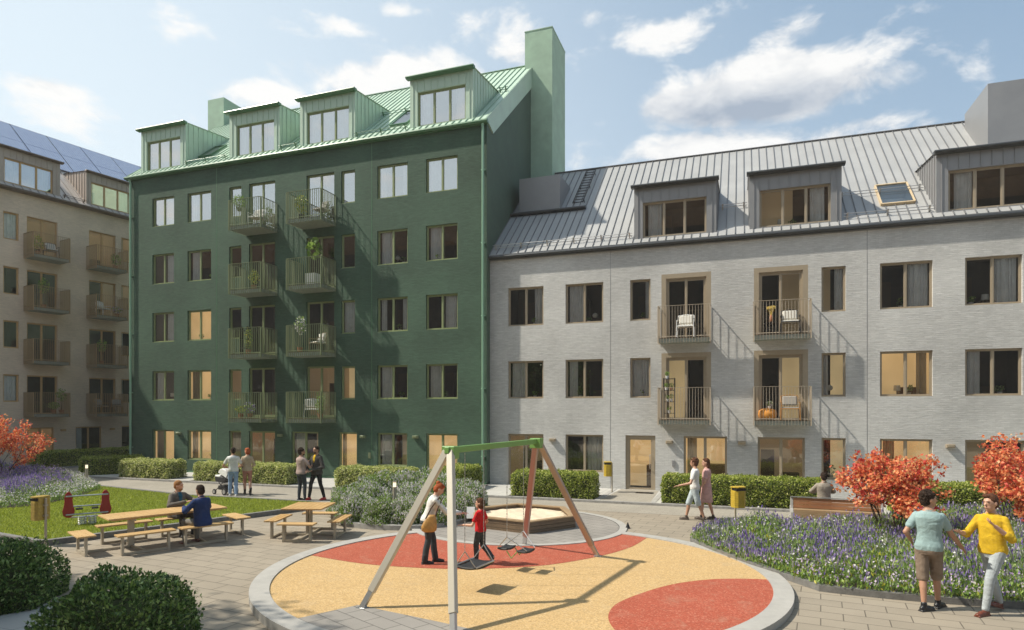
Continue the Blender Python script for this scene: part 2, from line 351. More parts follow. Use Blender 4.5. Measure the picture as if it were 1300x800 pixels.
M = dict(
    brick_green=brick_mat('painted_green_brick', (.058, .110, .072), dark=.58, streak=.26, relief=1.),
    brick_grey=brick_mat('pale_grey_brick', (.56, .555, .535), dark=.66, streak=.24, relief=1.),
    brick_beige=brick_mat('warm_grey_brick', (.66, .53, .41), dark=.70, streak=.2),
    render_green=pbr('smooth_green_render', (.070, .112, .080), .8, noise=.16, nscale=1.5, bump=.25, bscale=40),
    chim_green=pbr('pale_green_render', (.34, .47, .35), .8, noise=.12, nscale=1.8, bump=.3, bscale=25),
    seam_green=pbr('green_seam_shade', (.27, .40, .29), .5), seam_grey=pbr('zinc_seam_shade', (.17, .17, .175), .5), seam_beige=pbr('sand_seam_shade', (.30, .26, .23), .5),  # rib colours darker than the sheet: the seams' shadow lines painted in
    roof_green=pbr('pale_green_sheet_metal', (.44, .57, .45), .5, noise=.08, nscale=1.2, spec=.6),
    gutter_green=pbr('green_enamel', (.075, .19, .095), .35, spec=.6),
    pipe_green=pbr('light_green_enamel', (.24, .42, .29), .35),
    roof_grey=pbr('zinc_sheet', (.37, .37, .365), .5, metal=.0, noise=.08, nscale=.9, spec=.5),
    clad_grey=pbr('grey_sheet_cladding', (.29, .29, .295), .45, metal=.3, noise=.06, nscale=1.5),
    gutter_grey=pbr('dark_grey_enamel', (.045, .05, .055), .4),
    roof_beige=pbr('sand_sheet_metal', (.50, .45, .41), .45, metal=.2, noise=.07, nscale=1.),
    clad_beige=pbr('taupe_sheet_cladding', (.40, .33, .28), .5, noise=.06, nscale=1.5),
    gutter_beige=pbr('brown_enamel', (.12, .085, .06), .4),
    frame_green=pbr('olive_window_enamel', (.25, .29, .14), .42, noise=.05, nscale=4),
    frame_tan=pbr('bronze_window_enamel', (.36, .295, .21), .42, noise=.05, nscale=4),
    frame_ochre=pbr('ochre_window_enamel', (.52, .33, .15), .45, noise=.05, nscale=4),
    rail_green=pbr('olive_railing_enamel', (.20, .235, .13), .4, metal=.1),
    rail_tan=pbr('bronze_railing_enamel', (.50, .42, .32), .4, metal=.1),
    rail_ochre=pbr('brown_railing_enamel', (.40, .27, .15), .45, metal=.1),
    slab=pbr('concrete_slab', (.27, .30, .27), .8, noise=.15, nscale=6),
    glass=glass_mat('window_glass'),
    glass_top=glass_mat('low_tilt_window_glass', .55),
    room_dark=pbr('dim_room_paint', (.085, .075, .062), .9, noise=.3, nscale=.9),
    room_floor=pbr('room_floor', (.12, .08, .05), .6),
    lit=lit_mat('lamp_lit_room_paint', (1., .74, .38), .26),
    lit_soft=lit_mat('dimly_lamp_lit_room_paint', (1., .74, .42), .055),
    cloth_light=pbr('sheer_curtain_cloth', (.90, .92, .92), .9, noise=.1, nscale=3),
    cloth_warm=pbr('cream_curtain_cloth', (.62, .52, .36), .9, noise=.1, nscale=3),
    concrete=pbr('light_concrete', (.36, .35, .33), .82, noise=.14, nscale=3, bump=.2, bscale=60),
    kerb=pbr('kerb_granite', (.30, .29, .27), .8, noise=.2, nscale=9, bump=.2, bscale=80),
    kerb_dark=pbr('dark_kerb_granite', (.17, .165, .155), .8, noise=.25, nscale=9, bump=.3, bscale=60),
    paver=paver_mat('courtyard_pavers', (.30, .258, .20), .62, .36, rot=R(6), var=.10, mort=.009),
    paver_fine=paver_mat('fine_pavers', (.31, .285, .25), .42, .24, rot=R(2), var=.10, mort=.008, joint=.6),
    paver_round=paver_mat('sand_ring_pavers', (.27, .25, .225), .5, .3, rot=R(25), var=.1, mort=.008),
    path=paver_mat('path_pavers', (.33, .30, .25), .35, .175, rot=R(4), var=.10, mort=.006, joint=.7),
    slabs=paver_mat('wall_foot_slabs', (.47, .46, .43), .7, .7, off=0., var=.06, mort=.007, joint=.6),
    rub_red=speckle_mat('red_rubber_crumb', (.40, .098, .058), (.55, .25, .17)),
    rub_yel=speckle_mat('sand_yellow_rubber_crumb', (.54, .365, .17), (.66, .50, .30)),
    rub_grey=pbr('ring_concrete', (.38, .365, .335), .75, noise=.1, nscale=4, bump=.15, bscale=70),
    sand=pbr('play_sand', (.66, .55, .40), .95, noise=.1, nscale=6, bump=.6, bscale=9),
    soil=pbr('dark_soil', (.05, .038, .026), .95, noise=.4, nscale=12, bump=.8, bscale=20),
    turf=pbr('turf_soil', (.16, .20, .035), .95, noise=.3, nscale=3),
    steel=pbr('galvanised_steel', (.50, .50, .50), .35, metal=.8),
    steel_warm=pbr('sand_powder_coat', (.42, .37, .29), .4, metal=.2),
    black=pbr('black_rubber', (.018, .018, .02), .6),
    dark_metal=pbr('black_steel', (.03, .03, .032), .45, metal=.5),
    white=pbr('white_paint', (.75, .75, .73), .5),
    yellow=pbr('yellow_enamel', (.52, .36, .035), .4, noise=.15, nscale=20),
    yellow_dark=pbr('dim_yellow_enamel', (.40, .28, .06), .4, noise=.2, nscale=20),
    red=pbr('red_board', (.36, .02, .02), .4),
    green_enamel=pbr('leaf_green_enamel', (.17, .34, .085), .38, spec=.6),
    post=pbr('anodised_champagne', (.50, .46, .38), .38, metal=.25),
    post_red=pbr('reddish_anodised', (.43, .34, .29), .32, metal=.5),
    wood=wood_mat('oiled_pine', (.42, .24, .085), (.62, .42, .19), axis='Y'),
    wood_x=wood_mat('oiled_pine_long', (.42, .24, .085), (.62, .42, .19), axis='X'),
    wood_dark=wood_mat('weathered_timber', (.10, .065, .038), (.22, .15, .09), axis='X'),
    wood_cap=wood_mat('sawn_timber_cap', (.26, .17, .09), (.40, .28, .16), axis='X'),
    wood_red=wood_mat('jarrah_slats', (.24, .10, .045), (.42, .21, .10), axis='X'),
    bark=pbr('dark_bark', (.055, .035, .025), .9, noise=.3, nscale=20, bump=.6, bscale=30),
    solar=None,
    leaf_hedge=leaf_mat('box_hedge_leaves', [(0, (.08, .13, .015)), (.4, (.26, .33, .04)), (.75, (.46, .52, .09)), (1, (.75, .74, .30))], trans=.42),
    leaf_hedge_pale=leaf_mat('variegated_hedge_leaves', [(0, (.12, .18, .03)), (.3, (.36, .43, .09)), (.65, (.64, .66, .24)), (1, (.85, .82, .48))], trans=.42),
    leaf_bush=leaf_mat('dark_bush_leaves', [(0, (.03, .07, .02)), (.5, (.10, .19, .045)), (.85, (.25, .38, .09)), (1, (.46, .58, .22))], trans=.25, rough=.4),
    leaf_maple=leaf_mat('autumn_maple_leaves', [(0, (.48, .04, .045)), (.2, (.72, .12, .08)), (.5, (.84, .25, .10)), (.8, (.88, .40, .16)), (1, (.90, .58, .28))], trans=.45),
    leaf_grass=leaf_mat('lawn_blades', [(0, (.16, .21, .02)), (.5, (.33, .39, .045)), (1, (.52, .56, .10))], trans=.4),
    leaf_herb=leaf_mat('herb_leaves', [(0, (.07, .14, .025)), (.5, (.20, .33, .06)), (1, (.42, .54, .15))], trans=.35),
    leaf_silver=leaf_mat('silver_herb_leaves', [(0, (.16, .20, .11)), (.5, (.36, .39, .26)), (1, (.58, .58, .46))], trans=.35),
    fl_purple=leaf_mat('purple_petals', [(0, (.12, .08, .32)), (.5, (.25, .17, .46)), (1, (.52, .43, .66))], trans=.3),
    fl_white=leaf_mat('white_petals', [(0, (.52, .48, .55)), (.5, (.70, .66, .68)), (1, (.82, .80, .76))], trans=.3),
    fl_lilac=leaf_mat('lilac_petals', [(0, (.40, .28, .45)), (.6, (.58, .45, .60)), (1, (.72, .62, .72))], trans=.3),
    fl_yellow=leaf_mat('yellow_edge_leaves', [(0, (.25, .28, .03)), (.5, (.42, .42, .04)), (1, (.60, .52, .06))], trans=.35),
    pot_clay=pbr('terracotta', (.38, .16, .08), .8),
    pot_white=pbr('white_ceramic', (.72, .72, .70), .35),
    lamp_glow=lit_mat('lit_lamp_glass', (1., .85, .6), 1.0),
)
def solar_mat():
    m, nt, out = new_mat('solar_cells')
    b = N(nt, 'ShaderNodeBsdfPrincipled', i_Roughness=.22, i_Metallic=.15)
    tc = N(nt, 'ShaderNodeTexCoord'); sp = N(nt, 'ShaderNodeSeparateXYZ'); L(nt, tc.outputs['Object'], sp.inputs[0])
    cb = N(nt, 'ShaderNodeCombineXYZ'); L(nt, sp.outputs[0], cb.inputs[0]); L(nt, math_n(nt, 'MULTIPLY', sp.outputs[2], 1.5), cb.inputs[1])
    br = N(nt, 'ShaderNodeTexBrick', offset=0., i_Scale=1., i_Mortar_Size=.012, i_Mortar_Smooth=.1)
    br.inputs['Brick Width'].default_value = .165; br.inputs['Row Height'].default_value = .165
    br.inputs['Color1'].default_value = (.15, .21, .38, 1); br.inputs['Color2'].default_value = (.21, .28, .45, 1); br.inputs['Mortar'].default_value = (.45, .50, .58, 1)
    L(nt, cb.outputs[0], br.inputs['Vector']); L(nt, br.outputs['Color'], b.inputs['Base Color'])
    L(nt, b.outputs[0], out.inputs[0]); return m
M['solar'] = solar_mat()
SUN_E, SKY_S, EXPO, HAZE_D = 4.5, 0.105, 0.34, .0008
CLOUD = (7.8, 7.9, 8.0); BLUE = (2.5, 3.8, 5.2); HAZE = (6.3, 7.2, 7.8)
# ------------------------------------------------------------------ building kit
def grid_holes(mb, x0, x1, y0, y1, holes, fn):
    xs = sorted({x0, x1} | {round(h[0], 4) for h in holes} | {round(h[1], 4) for h in holes})
    ys = sorted({y0, y1} | {round(h[2], 4) for h in holes} | {round(h[3], 4) for h in holes})
    xs = [x for x in xs if x0 <= x <= x1]; ys = [y for y in ys if y0 <= y <= y1]
    for i in range(len(xs) - 1):
        for j in range(len(ys) - 1):
            cx, cy = (xs[i]+xs[i+1])/2, (ys[j]+ys[j+1])/2
            if any(h[0] < cx < h[1] and h[2] < cy < h[3] for h in holes): continue
            mb.quad(fn(xs[i], ys[j]), fn(xs[i+1], ys[j]), fn(xs[i+1], ys[j+1]), fn(xs[i], ys[j+1]))
CACHE = {}
def cached(key, make):
    if key not in CACHE: CACHE[key] = make()
    return CACHE[key]
def frame_mesh(w, h, panes, mat, border, sill, door):
    def mk():
        mb = MB(); fw = .048
        yb0 = .085
        bw = border
        if bw:   # flat metal surround with a step
            for a in ((0, bw, 0, h), (w-bw, w, 0, h), (bw, w-bw, h-bw, h)):
                mb.box(a[0], a[1], .0, .1, a[2], a[3])
            for a in ((bw, bw+.035, 0, h-bw), (w-bw-.035, w-bw, 0, h-bw), (bw+.035, w-bw-.035, h-bw-.035, h-bw)):
                mb.box(a[0], a[1], .04, .13, a[2], a[3])
            bw += .035
        X0, X1, Z1 = bw, w-bw, h-bw
        mb.box(X0, X0+fw, yb0, .16, 0, Z1); mb.box(X1-fw, X1, yb0, .16, 0, Z1)
        mb.box(X0+fw, X1-fw, yb0, .16, Z1-fw, Z1); mb.box(X0+fw, X1-fw, yb0, .16, 0, fw)
        iw = X1 - X0 - 2*fw; pw = (iw - .052*(panes-1)) / panes
        for k in range(panes):
            a = X0 + fw + k*(pw+.052)
            if k: mb.box(a-.052, a, yb0+.004, .16, fw, Z1-fw)
            s_ = .026; lo = fw + (.10 if door else 0)
            if door: mb.box(a, a+pw, .10, .15, fw, lo)
            mb.box(a, a+s_, .1, .15, lo, Z1-fw); mb.box(a+pw-s_, a+pw, .1, .15, lo, Z1-fw)
            mb.box(a+s_, a+pw-s_, .1, .15, Z1-fw-s_, Z1-fw); mb.box(a+s_, a+pw-s_, .1, .15, lo, lo+s_)
        if sill: mb.box(.0, w, .0, .085, -.0, .012)
        return mb.mesh('window', mat)
    return cached(('f', round(w, 2), round(h, 2), panes, mat.name, border, sill, door), mk)
def pane_mesh(w, h, mat):
    def mk():
        mb = MB(); mb.quad((.05, .125, .05), (w-.05, .125, .05), (w-.05, .125, h-.05), (.05, .125, h-.05)); return mb.mesh('pane', mat)
    return cached(('p', round(w, 2), round(h, 2), mat.name), mk)
def curtain_mesh(w, h, kind, mat):
    def mk():
        mb = MB(); sp = {'L': [(.08, .46)], 'R': [(.56, .93)], 'B': [(.07, .24), (.77, .93)], 'F': [(.07, .93)], 'l': [(.08, .3)], 'r': [(.72, .92)]}[kind]
        for a, b in sp:
            n = max(16, int((b-a)*w/.018)); pts = []
            for i in range(n+1):
                x = (a+(b-a)*i/n)*w; pts.append((x, .215+.03*math.sin(i*.9+math.sin(i*.23)*2)+.012*math.sin(i*2.3)))
            for i in range(n):
                (x1, y1), (x2, y2) = pts[i], pts[i+1]
                mb.quad((x1, y1, .03), (x2, y2, .03), (x2, y2, h-.02), (x1, y1, h-.02))
        return mb.mesh('curtain', mat, smooth=True)
    return cached(('c', round(w, 2), round(h, 2), kind, mat.name), mk)
def room_mesh(w, h, kind, door):
    def mk():
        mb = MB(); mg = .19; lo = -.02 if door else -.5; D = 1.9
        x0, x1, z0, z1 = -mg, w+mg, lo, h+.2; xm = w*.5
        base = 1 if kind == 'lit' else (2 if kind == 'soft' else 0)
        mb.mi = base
        mb.quad((x0, .17, z0), (x0, D, z0), (x0, D, z1), (x0, .17, z1)); mb.quad((x1, .17, z0), (x1, .17, z1), (x1, D, z1), (x1, D, z0))
        mb.quad((x0, .17, z1), (x0, D, z1), (x1, D, z1), (x1, .17, z1))
        l = {'dark': 0, 'lit': 1, 'soft': 2, 'litL': 1, 'litR': 0, 'softL': 2, 'softR': 0, 'litlow': 0}[kind]
        r = {'dark': 0, 'lit': 1, 'soft': 2, 'litL': 0, 'litR': 1, 'softL': 0, 'softR': 2, 'litlow': 0}[kind]
        Dl, Dr = (D if l == r else (.9 if l else D)), (D if l == r else (.9 if r else D))
        mb.mi = l; mb.quad((x0, Dl, z0), (xm, Dl, z0), (xm, Dl, z1), (x0, Dl, z1))
        mb.mi = r; mb.quad((xm, Dr, z0), (x1, Dr, z0), (x1, Dr, z1), (xm, Dr, z1))
        if Dl != Dr: mb.mi = 0; mb.quad((xm, .9, z0), (xm, D, z0), (xm, D, z1), (xm, .9, z1))
        mb.mi = 3; mb.quad((x0, .17, z0), (x1, .17, z0), (x1, D, z0), (x0, D, z0))
        # built-in furniture against the back wall
        mb.box(w*.55, w*.95, 1.35, 1.85, z0, z0+(.9 if door else .85))
        if kind in ('dark', 'soft', 'litL'): mb.box(w*.1, w*.4, 1.55, 1.87, z0, z0+1.7)
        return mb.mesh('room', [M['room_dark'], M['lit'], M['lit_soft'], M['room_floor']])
    return cached(('r', round(w, 2), round(h, 2), kind, door), mk)
def window(parent, x, z, w, h, fm, panes=2, cur='', room='dark', border=0, sill=True, door=False, glass='glass', y=0., flat=False, name='window', label=None):
    f = link_mesh(name, frame_mesh(w, h, panes, fm, border, sill, door), parent, (x, y, z))
    if label: f['label'] = label
    host, off = (parent, (x, y, z)) if flat else (f, (0, 0, 0))
    link_mesh('pane', pane_mesh(w, h, M[glass]), host, off)
    if cur: link_mesh('curtain', curtain_mesh(w, h, cur, M['cloth_warm' if room in ('lit', 'soft') else 'cloth_light']), host, off)
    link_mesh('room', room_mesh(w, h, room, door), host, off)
    return f
def facade(mb, x0, x1, z0, z1, holes, depth=.14, y=0.):
    grid_holes(mb, x0, x1, z0, z1, holes, lambda a, b: (a, y, b))
    for a, b, c_, d in holes:
        mb.quad((a, y, c_), (a, y+depth, c_), (a, y+depth, d), (a, y, d)); mb.quad((b, y, c_), (b, y, d), (b, y+depth, d), (b, y+depth, c_))
        mb.quad((a, y, d), (a, y+depth, d), (b, y+depth, d), (b, y, d)); mb.quad((a, y, c_), (b, y, c_), (b, y+depth, c_), (a, y+depth, c_))

def railing_mesh(w, d, mat, rail_h=1.38, step=.103, bw=.011):
    bd = .028 if d < .8 else .032
    def mk():
        mb = MB(); z0, z1 = 0., rail_h
        def run(p, q):
            p = Vector(p); q = Vector(q); n = max(2, round((q-p).length/step)); dr = (q-p).normalized(); nr = Vector((-dr.y, dr.x, 0))
            for i in range(n+1):
                c = p + (q-p)*i/n
                mb.bar((c.x, c.y, z0), (c.x, c.y, z1-.012), bw, bd, up=nr)
            mb.bar((p.x, p.y, z1), (q.x, q.y, z1), .05, .012)
            mb.bar((p.x, p.y, .24), (q.x, q.y, .24), .012, .03)
        run((0, -d, 0), (w, -d, 0)); run((0, -.02, 0), (0, -d+.06, 0)); run((w, -d+.06, 0), (w, -.02, 0))
        for x in (0, w):
            mb.bar((x, -d, z0), (x, -d, z1-.012), .035, .055, up=(0, 1, 0))
        return mb.mesh('railing', mat)
    return cached(('rail', round(w, 2), round(d, 2), mat.name), mk)
def balcony(parent, x, z, w, d, mat):
    def mk():
        mb = MB(); mb.box(.03, w-.03, -d+.035, -.002, .02, .17); mb.mi = 1; mb.box(.05, w-.05, -d+.05, -.004, .172, .196); return mb.mesh('balcony', [M['slab'], M['wood_dark']])
    b = link_mesh('balcony', cached(('slab', round(w, 2), round(d, 2)), mk), parent, (x, 0, z))
    link_mesh('railing', railing_mesh(w, d, mat), b)
    return b

class Roof:
    def __init__(s, y0, z0, slope): s.y0, s.z0, s.th = y0, z0, math.atan(slope); s.sl = slope
    def p(s, x, t, up=0.): return (x, s.y0 + t*math.cos(s.th) - up*math.sin(s.th), s.z0 + t*math.sin(s.th) + up*math.cos(s.th))
    def t_of_y(s, y): return (y - s.y0) / math.cos(s.th)
    def z(s, y): return s.z0 + (y - s.y0) * s.sl
    @property
    def n(s): return (0, -math.sin(s.th), math.cos(s.th))
def roof_mesh(parent, rf, x0, x1, ridge_y, holes, mat, step=.31, depth=None, name='roof', seam=None):
    """metal roof with standing seams; holes in (x, t)"""
    T = rf.t_of_y(ridge_y); mb = MB()
    grid_holes(mb, x0, x1, 0, T, holes, lambda a, b: rf.p(a, b))
    zr = rf.z(ridge_y); back = 2*ridge_y - rf.y0
    mb.quad((x0, ridge_y, zr), (x1, ridge_y, zr), (x1, back, rf.z0), (x0, back, rf.z0))
    mb.quad(rf.p(x0, 0), rf.p(x1, 0), (x1, rf.y0+.02, rf.z0-.09), (x0, rf.y0+.02, rf.z0-.09))      # eave edge
    mb.quad((x0, rf.y0+.02, rf.z0-.09), (x1, rf.y0+.02, rf.z0-.09), (x1, .02, rf.z0-.09), (x0, .02, rf.z0-.09))
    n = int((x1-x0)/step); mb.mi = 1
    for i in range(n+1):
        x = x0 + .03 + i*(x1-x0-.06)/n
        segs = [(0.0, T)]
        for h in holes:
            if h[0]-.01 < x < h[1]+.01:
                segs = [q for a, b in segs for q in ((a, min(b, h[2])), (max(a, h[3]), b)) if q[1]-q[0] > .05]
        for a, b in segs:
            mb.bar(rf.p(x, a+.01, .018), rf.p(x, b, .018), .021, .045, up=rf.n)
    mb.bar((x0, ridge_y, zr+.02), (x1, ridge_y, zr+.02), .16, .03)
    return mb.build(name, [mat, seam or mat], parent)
def snow_guard(parent, rf, x0, x1, t, mat):
    mb = MB()
    for k, up in ((0, .10), (1, .19)):
        mb.tube([rf.p(x0, t+.03*k, up), rf.p(x1, t+.03*k, up)], .014, 6)
    n = max(1, int((x1-x0)/1.0))
    for i in range(n+1):
        x = x0+.12+(x1-x0-.24)*i/n
        mb.bar(rf.p(x, t, .0), rf.p(x, t+.04, .23), .02, .05, up=(1, 0, 0)); mb.bar(rf.p(x, t+.22, .02), rf.p(x, t+.03, .17), .02, .02, up=(1, 0, 0))
    return mb.build('snow_guard', mat, parent)
def dormer(parent, rf, x0, x1, yf, zt, win, clad, trim, fm, cur=('', ), room='dark', panes=3, back_slope=.1, step=.31, glass='glass_top', label=None):
    """box dormer with a flat lid, lined with seamed sheet metal"""
    mb = MB(); W = x1-x0; zb = rf.z(yf)
    yb = (zt - back_slope*yf - rf.z0 + rf.sl*rf.y0) / (rf.sl - back_slope)
    wx0, wx1, wz0, wz1 = win
    wz0 = max(wz0, zb + .03)
    # everything local to the dormer's front left foot
    o = (x0, yf, zb)
    def lp(x, y, z): return (x-o[0], y-o[1], z-o[2])
    grid_holes(mb, 0, W, 0, zt-zb, [(wx0-x0, wx1-x0, wz0-zb, wz1-zb)], lambda a, b: (a, 0, b))
    a, b, c_, d = wx0-x0, wx1-x0, wz0-zb, wz1-zb
    for q in (((a,0,c_),(a,.1,c_),(a,.1,d),(a,0,d)), ((b,0,c_),(b,0,d),(b,.1,d),(b,.1,c_)), ((a,0,d),(a,.1,d),(b,.1,d),(b,0,d)), ((a,0,c_),(b,0,c_),(b,.1,c_),(a,.1,c_))): mb.quad(*q)
    zbk = zt + back_slope*(yb-yf)
    for xx in (x0, x1):
        mb.quad(lp(xx, yf, zb), lp(xx, yf, zt), lp(xx, yb, zbk))
        k = yf + step*.6
        sx = -1 if xx == x0 else 1
        while k < yb - .1:
            mb.bar(lp(xx + sx*.012, k, rf.z(k)), lp(xx + sx*.012, k, zt + back_slope*(k-yf)), .022, .03, up=(1, 0, 0)); k += step
    mb.quad(lp(x0-.06, yf-.12, zt-.01), lp(x1+.06, yf-.12, zt-.01), lp(x1+.06, yb+.05, zbk+.02), lp(x0-.06, yb+.05, zbk+.02))
    # seams over the window and corner boards
    nn = max(3, round((wx1-wx0)/.32))
    for i in range(nn+1):
        x = wx0 + (wx1-wx0)*i/nn - x0
        mb.bar((x, -.012, d+.03), (x, -.012, zt-zb-.05), .022, .03, up=(0, 1, 0))
    for xx in ((wx0-x0)*.45, W-(x1-wx1)*.45): mb.bar((xx, -.012, 0.02), (xx, -.012, zt-zb-.05), .022, .03, up=(0, 1, 0))
    ob = mb.build('dormer', clad, parent, o)
    if label: ob['label'] = label
    g = MB(); g.box(-.1, W+.1, -.2, -.001, zt-zb-.09, zt-zb+.02); g.tube([(-.1, -.21, zt-zb-.03), (W+.1, -.21, zt-zb-.03)], .055, 8)
    g.build('dormer_gutter', trim, ob)
    window(ob, a, c_, wx1-wx0, wz1-wz0, fm, panes=panes, cur=cur, room=room, glass=glass, flat=True, sill=False)
    return ob, (x0+.03, x1-.03, rf.t_of_y(yf)+.02, rf.t_of_y(yb)-.05)

# ------------------------------------------------------------------ green apartment house
def green_house():
    OX, VY = -19.74, 24.74
    B = empty('apartment_house', (OX, VY, 0)); tag(B, 'tall dark green brick apartment house with pale green metal roof and tall chimney', 'apartment building')
    X0, X1 = -29.59-OX, -9.89-OX; ZT = 15.0; DEP = 12.8
    fm = M['frame_green']; U = lambda u: u-OX
    heads = [2.13, 5.08, 8.03, 10.98, 13.83]; sills = [.68, 3.6, 6.54, 9.47, 12.38]
    specs = []   # x0, x1, z0, z1, kwargs
    lit = {(1, 'c2'): 'lit', (1, 'c1'): 'litR', (2, 'c2'): 'lit', (1, 'd1'): 'softR', (1, 'n2'): 'litL', (1, 'd2'): 'soft', (1, 'n1'): 'soft', (1, 'c4'): 'dark', (2, 'd2'): 'dark', (2, 'n2'): 'dark'}
    curt = {(1, 'c1'): 'L', (1, 'c2'): 'L', (2, 'c1'): 'R', (2, 'c2'): '', (2, 'n2'): 'F', (2, 'c3'): 'B', (2, 'c4'): 'R', (1, 'c3'): 'L', (1, 'c4'): 'L',
            (3, 'c1'): 'R', (3, 'c2'): 'L', (3, 'c3'): 'L', (3, 'c4'): 'L', (4, 'c1'): 'R', (4, 'c3'): 'B', (4, 'c4'): 'L', (4, 'c2'): 'l'}
    cols = dict(c1=(-28.12, -26.69), c2=(-25.82, -24.34), n1=(-23.23, -22.50), d1=(-22.05, -20.54), d2=(-18.78, -17.28), n2=(-16.92, -16.20), c3=(-15.06, -13.56), c4=(-12.68, -11.2))
    holes = []
    for fl in range(1, 5):
        for k, (a, b) in cols.items():
            door = k in ('d1', 'd2'); z0 = sills[fl]-.86 if door else sills[fl]
            if door: z0 = heads[fl]-2.35
            specs.append((a, b, z0, heads[fl] + (.03 if door else 0), dict(panes=1 if k[0] == 'n' else 2, cur=curt.get((fl, k), ''), room=lit.get((fl, k), 'dark'), door=door, sill=not door, glass='glass_top' if fl == 4 else 'glass', name='balcony_door' if door else 'window')))
    g = [(-28.14, -26.69, .06, 'lit', 'L', True, 2), (-25.82, -24.34, .68, 'lit', 'l', False, 2), (-23.23, -22.52, .68, 'soft', 'F', False, 1), (-22.05, -20.54, .5, 'soft', '', False, 2),
         (-19.61, -18.14, .62, 'softR', 'L', False, 2), (-17.05, -16.10, .06, 'lit', 'l', True, 1), (-15.06, -13.58, .68, 'softR', 'L', False, 2), (-12.67, -11.2, .06, 'lit', '', True, 2)]
    for a, b, z0, rm, cu, dr, pn in g:
        specs.append((a, b, z0, 2.13, dict(panes=pn, cur=cu, room=rm, door=dr, sill=not dr, name='glazed_door' if dr else 'window')))
    w = MB()
    hs = [(U(a), U(b), z0, z1) for a, b, z0, z1, _ in specs]
    facade(w, X0, X1, 0, ZT, hs)
    RF = Roof(-.13, 15.08, .84); RY = 6.4; zr = RF.z(RY)
    w.mi = 1
    w.quad((X1, 0, 0), (X1, DEP, 0), (X1, DEP, 15.1), (X1, RY, zr-.08), (X1, 0, 15.1)); w.quad((X0, 0, 0), (X0, 0, 15.1), (X0, RY, zr-.08), (X0, DEP, 15.1), (X0, DEP, 0))
    w.quad((X0, DEP, 0), (X0, DEP, 15.1), (X1, DEP, 15.1), (X1, DEP, 0))
    w.mi = 2      # movement joints and the plain strip at the foot
    for u in (-24.0, -15.34): w.box(U(u)-.012, U(u)+.012, -.004, .01, 0.02, ZT-.1)
    w.box(X0+.01, X1-.01, -.012, .02, 0, .12)
    w.build('wall', [M['brick_green'], M['render_green'], M['gutter_green']], B)
    for a, b, z0, z1, kw in specs: window(B, U(a), z0, b-a, z1-z0, fm, **kw)
    # narrow brick step round the balcony doors
    holes_r = []
    for (a, b, wa, wb) in ((-29.06, -26.11, -28.7, -26.46), (-23.36, -20.41, -22.96, -20.73), (-19.26, -16.3, -18.9, -16.62), (-13.53, -10.57, -13.17, -10.91)):
        d, h = dormer(B, RF, U(a), U(b), .16, 17.47, (U(wa), U(wb), 15.36, 16.83), M['roof_green'], M['gutter_green'], fm, cur='F' if wa in (-28.7, -18.9) else 'B', room='dark')
        holes_r.append(h)
    sk = [(U(-14.85), U(-14.0), RF.t_of_y(25.5-VY), RF.t_of_y(27.05-VY)), (U(-25.95), U(-25.2), RF.t_of_y(25.6-VY), RF.t_of_y(26.7-VY))]
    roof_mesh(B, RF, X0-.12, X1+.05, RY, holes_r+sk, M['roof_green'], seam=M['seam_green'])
    for h in sk: skylight(B, RF, h, M['gutter_green'])
    # verge band on the gable
    v = MB(); p = [(X1+.03, RF.y0-.02, 15.02), (X1+.03, RF.y0+.42, 14.62)]
    T = RF.t_of_y(RY)
    a0 = Vector(RF.p(0, -.02, .03)); a1 = Vector(RF.p(0, T+.03, .03)); b0 = Vector(RF.p(0, .38, -.72)); b1 = Vector((0, RY, zr-.98))
    for xx in (X1+.002, X1+.06):
        v.quad((xx, a0.y, a0.z), (xx, b0.y, b0.z), (xx, b1.y, b1.z), (xx, a1.y, a1.z))
    v.quad((X1+.002, a0.y, a0.z), (X1+.06, a0.y, a0.z), (X1+.06, b0.y, b0.z), (X1+.002, b0.y, b0.z)); v.quad((X1+.002, b0.y, b0.z), (X1+.06, b0.y, b0.z), (X1+.06, b1.y, b1.z), (X1+.002, b1.y, b1.z))
    v.quad((X1+.002, a0.y, a0.z+.001), (X1+.06, a0.y, a0.z+.001), (X1+.06, a1.y, a1.z+.001), (X1+.002, a1.y, a1.z+.001))
    v.build('verge_board', M['roof_green'], B)
    gt = MB(); gt.tube([(X0-.2, -.17, 14.99), (X1+.1, -.17, 14.99)], .08, 10); gt.box(X0-.2, X1+.1, -.12, -.004, 14.9, 14.98); gt.build('gutter', M['gutter_green'], B)
    for xx, bend in ((X1-.13, 0), (X0+.10, 0)):
        d = MB(); d.tube([(xx, -.16, 14.9), (xx, -.1, 14.7), (xx, -.1, .1)], .055, 8)
        for z in (13., 10., 7., 4., 1.2): d.box(xx-.075, xx+.075, -.13, 0, z, z+.04)
        d.build('downpipe', M['pipe_green'], B)
    prev = X0
    for a, b in ((X0, holes_r[0][0]), (holes_r[0][1], holes_r[1][0]), (holes_r[1][1], holes_r[2][0]), (holes_r[2][1], holes_r[3][0]), (holes_r[3][1], X1)):
        if b-a > .8: snow_guard(B, RF, a+.08, b-.08, .3, M['gutter_green'])
    snow_guard(B, RF, holes_r[3][1]+.1, X1-.1, 4.0, M['gutter_green'])
    snow_guard(B, RF, holes_r[2][1]+.1, holes_r[3][0]-.1, 3.2, M['gutter_green'])
    c = MB(); c.box(U(-10.2), U(-8.78), 30.65-VY, 33.1-VY, 10.0, 22.0); c.box(U(-10.2)-.02, U(-8.78)+.02, 30.63-VY, 33.12-VY, 22.0, 22.04)
    c.build('chimney', M['chim_green'], B)
    c = MB(); c.box(U(-30.25), U(-29.05), 30.5-VY, 32.7-VY, 17.0, 21.75); c.build('chimney', M['chim_green'], B)
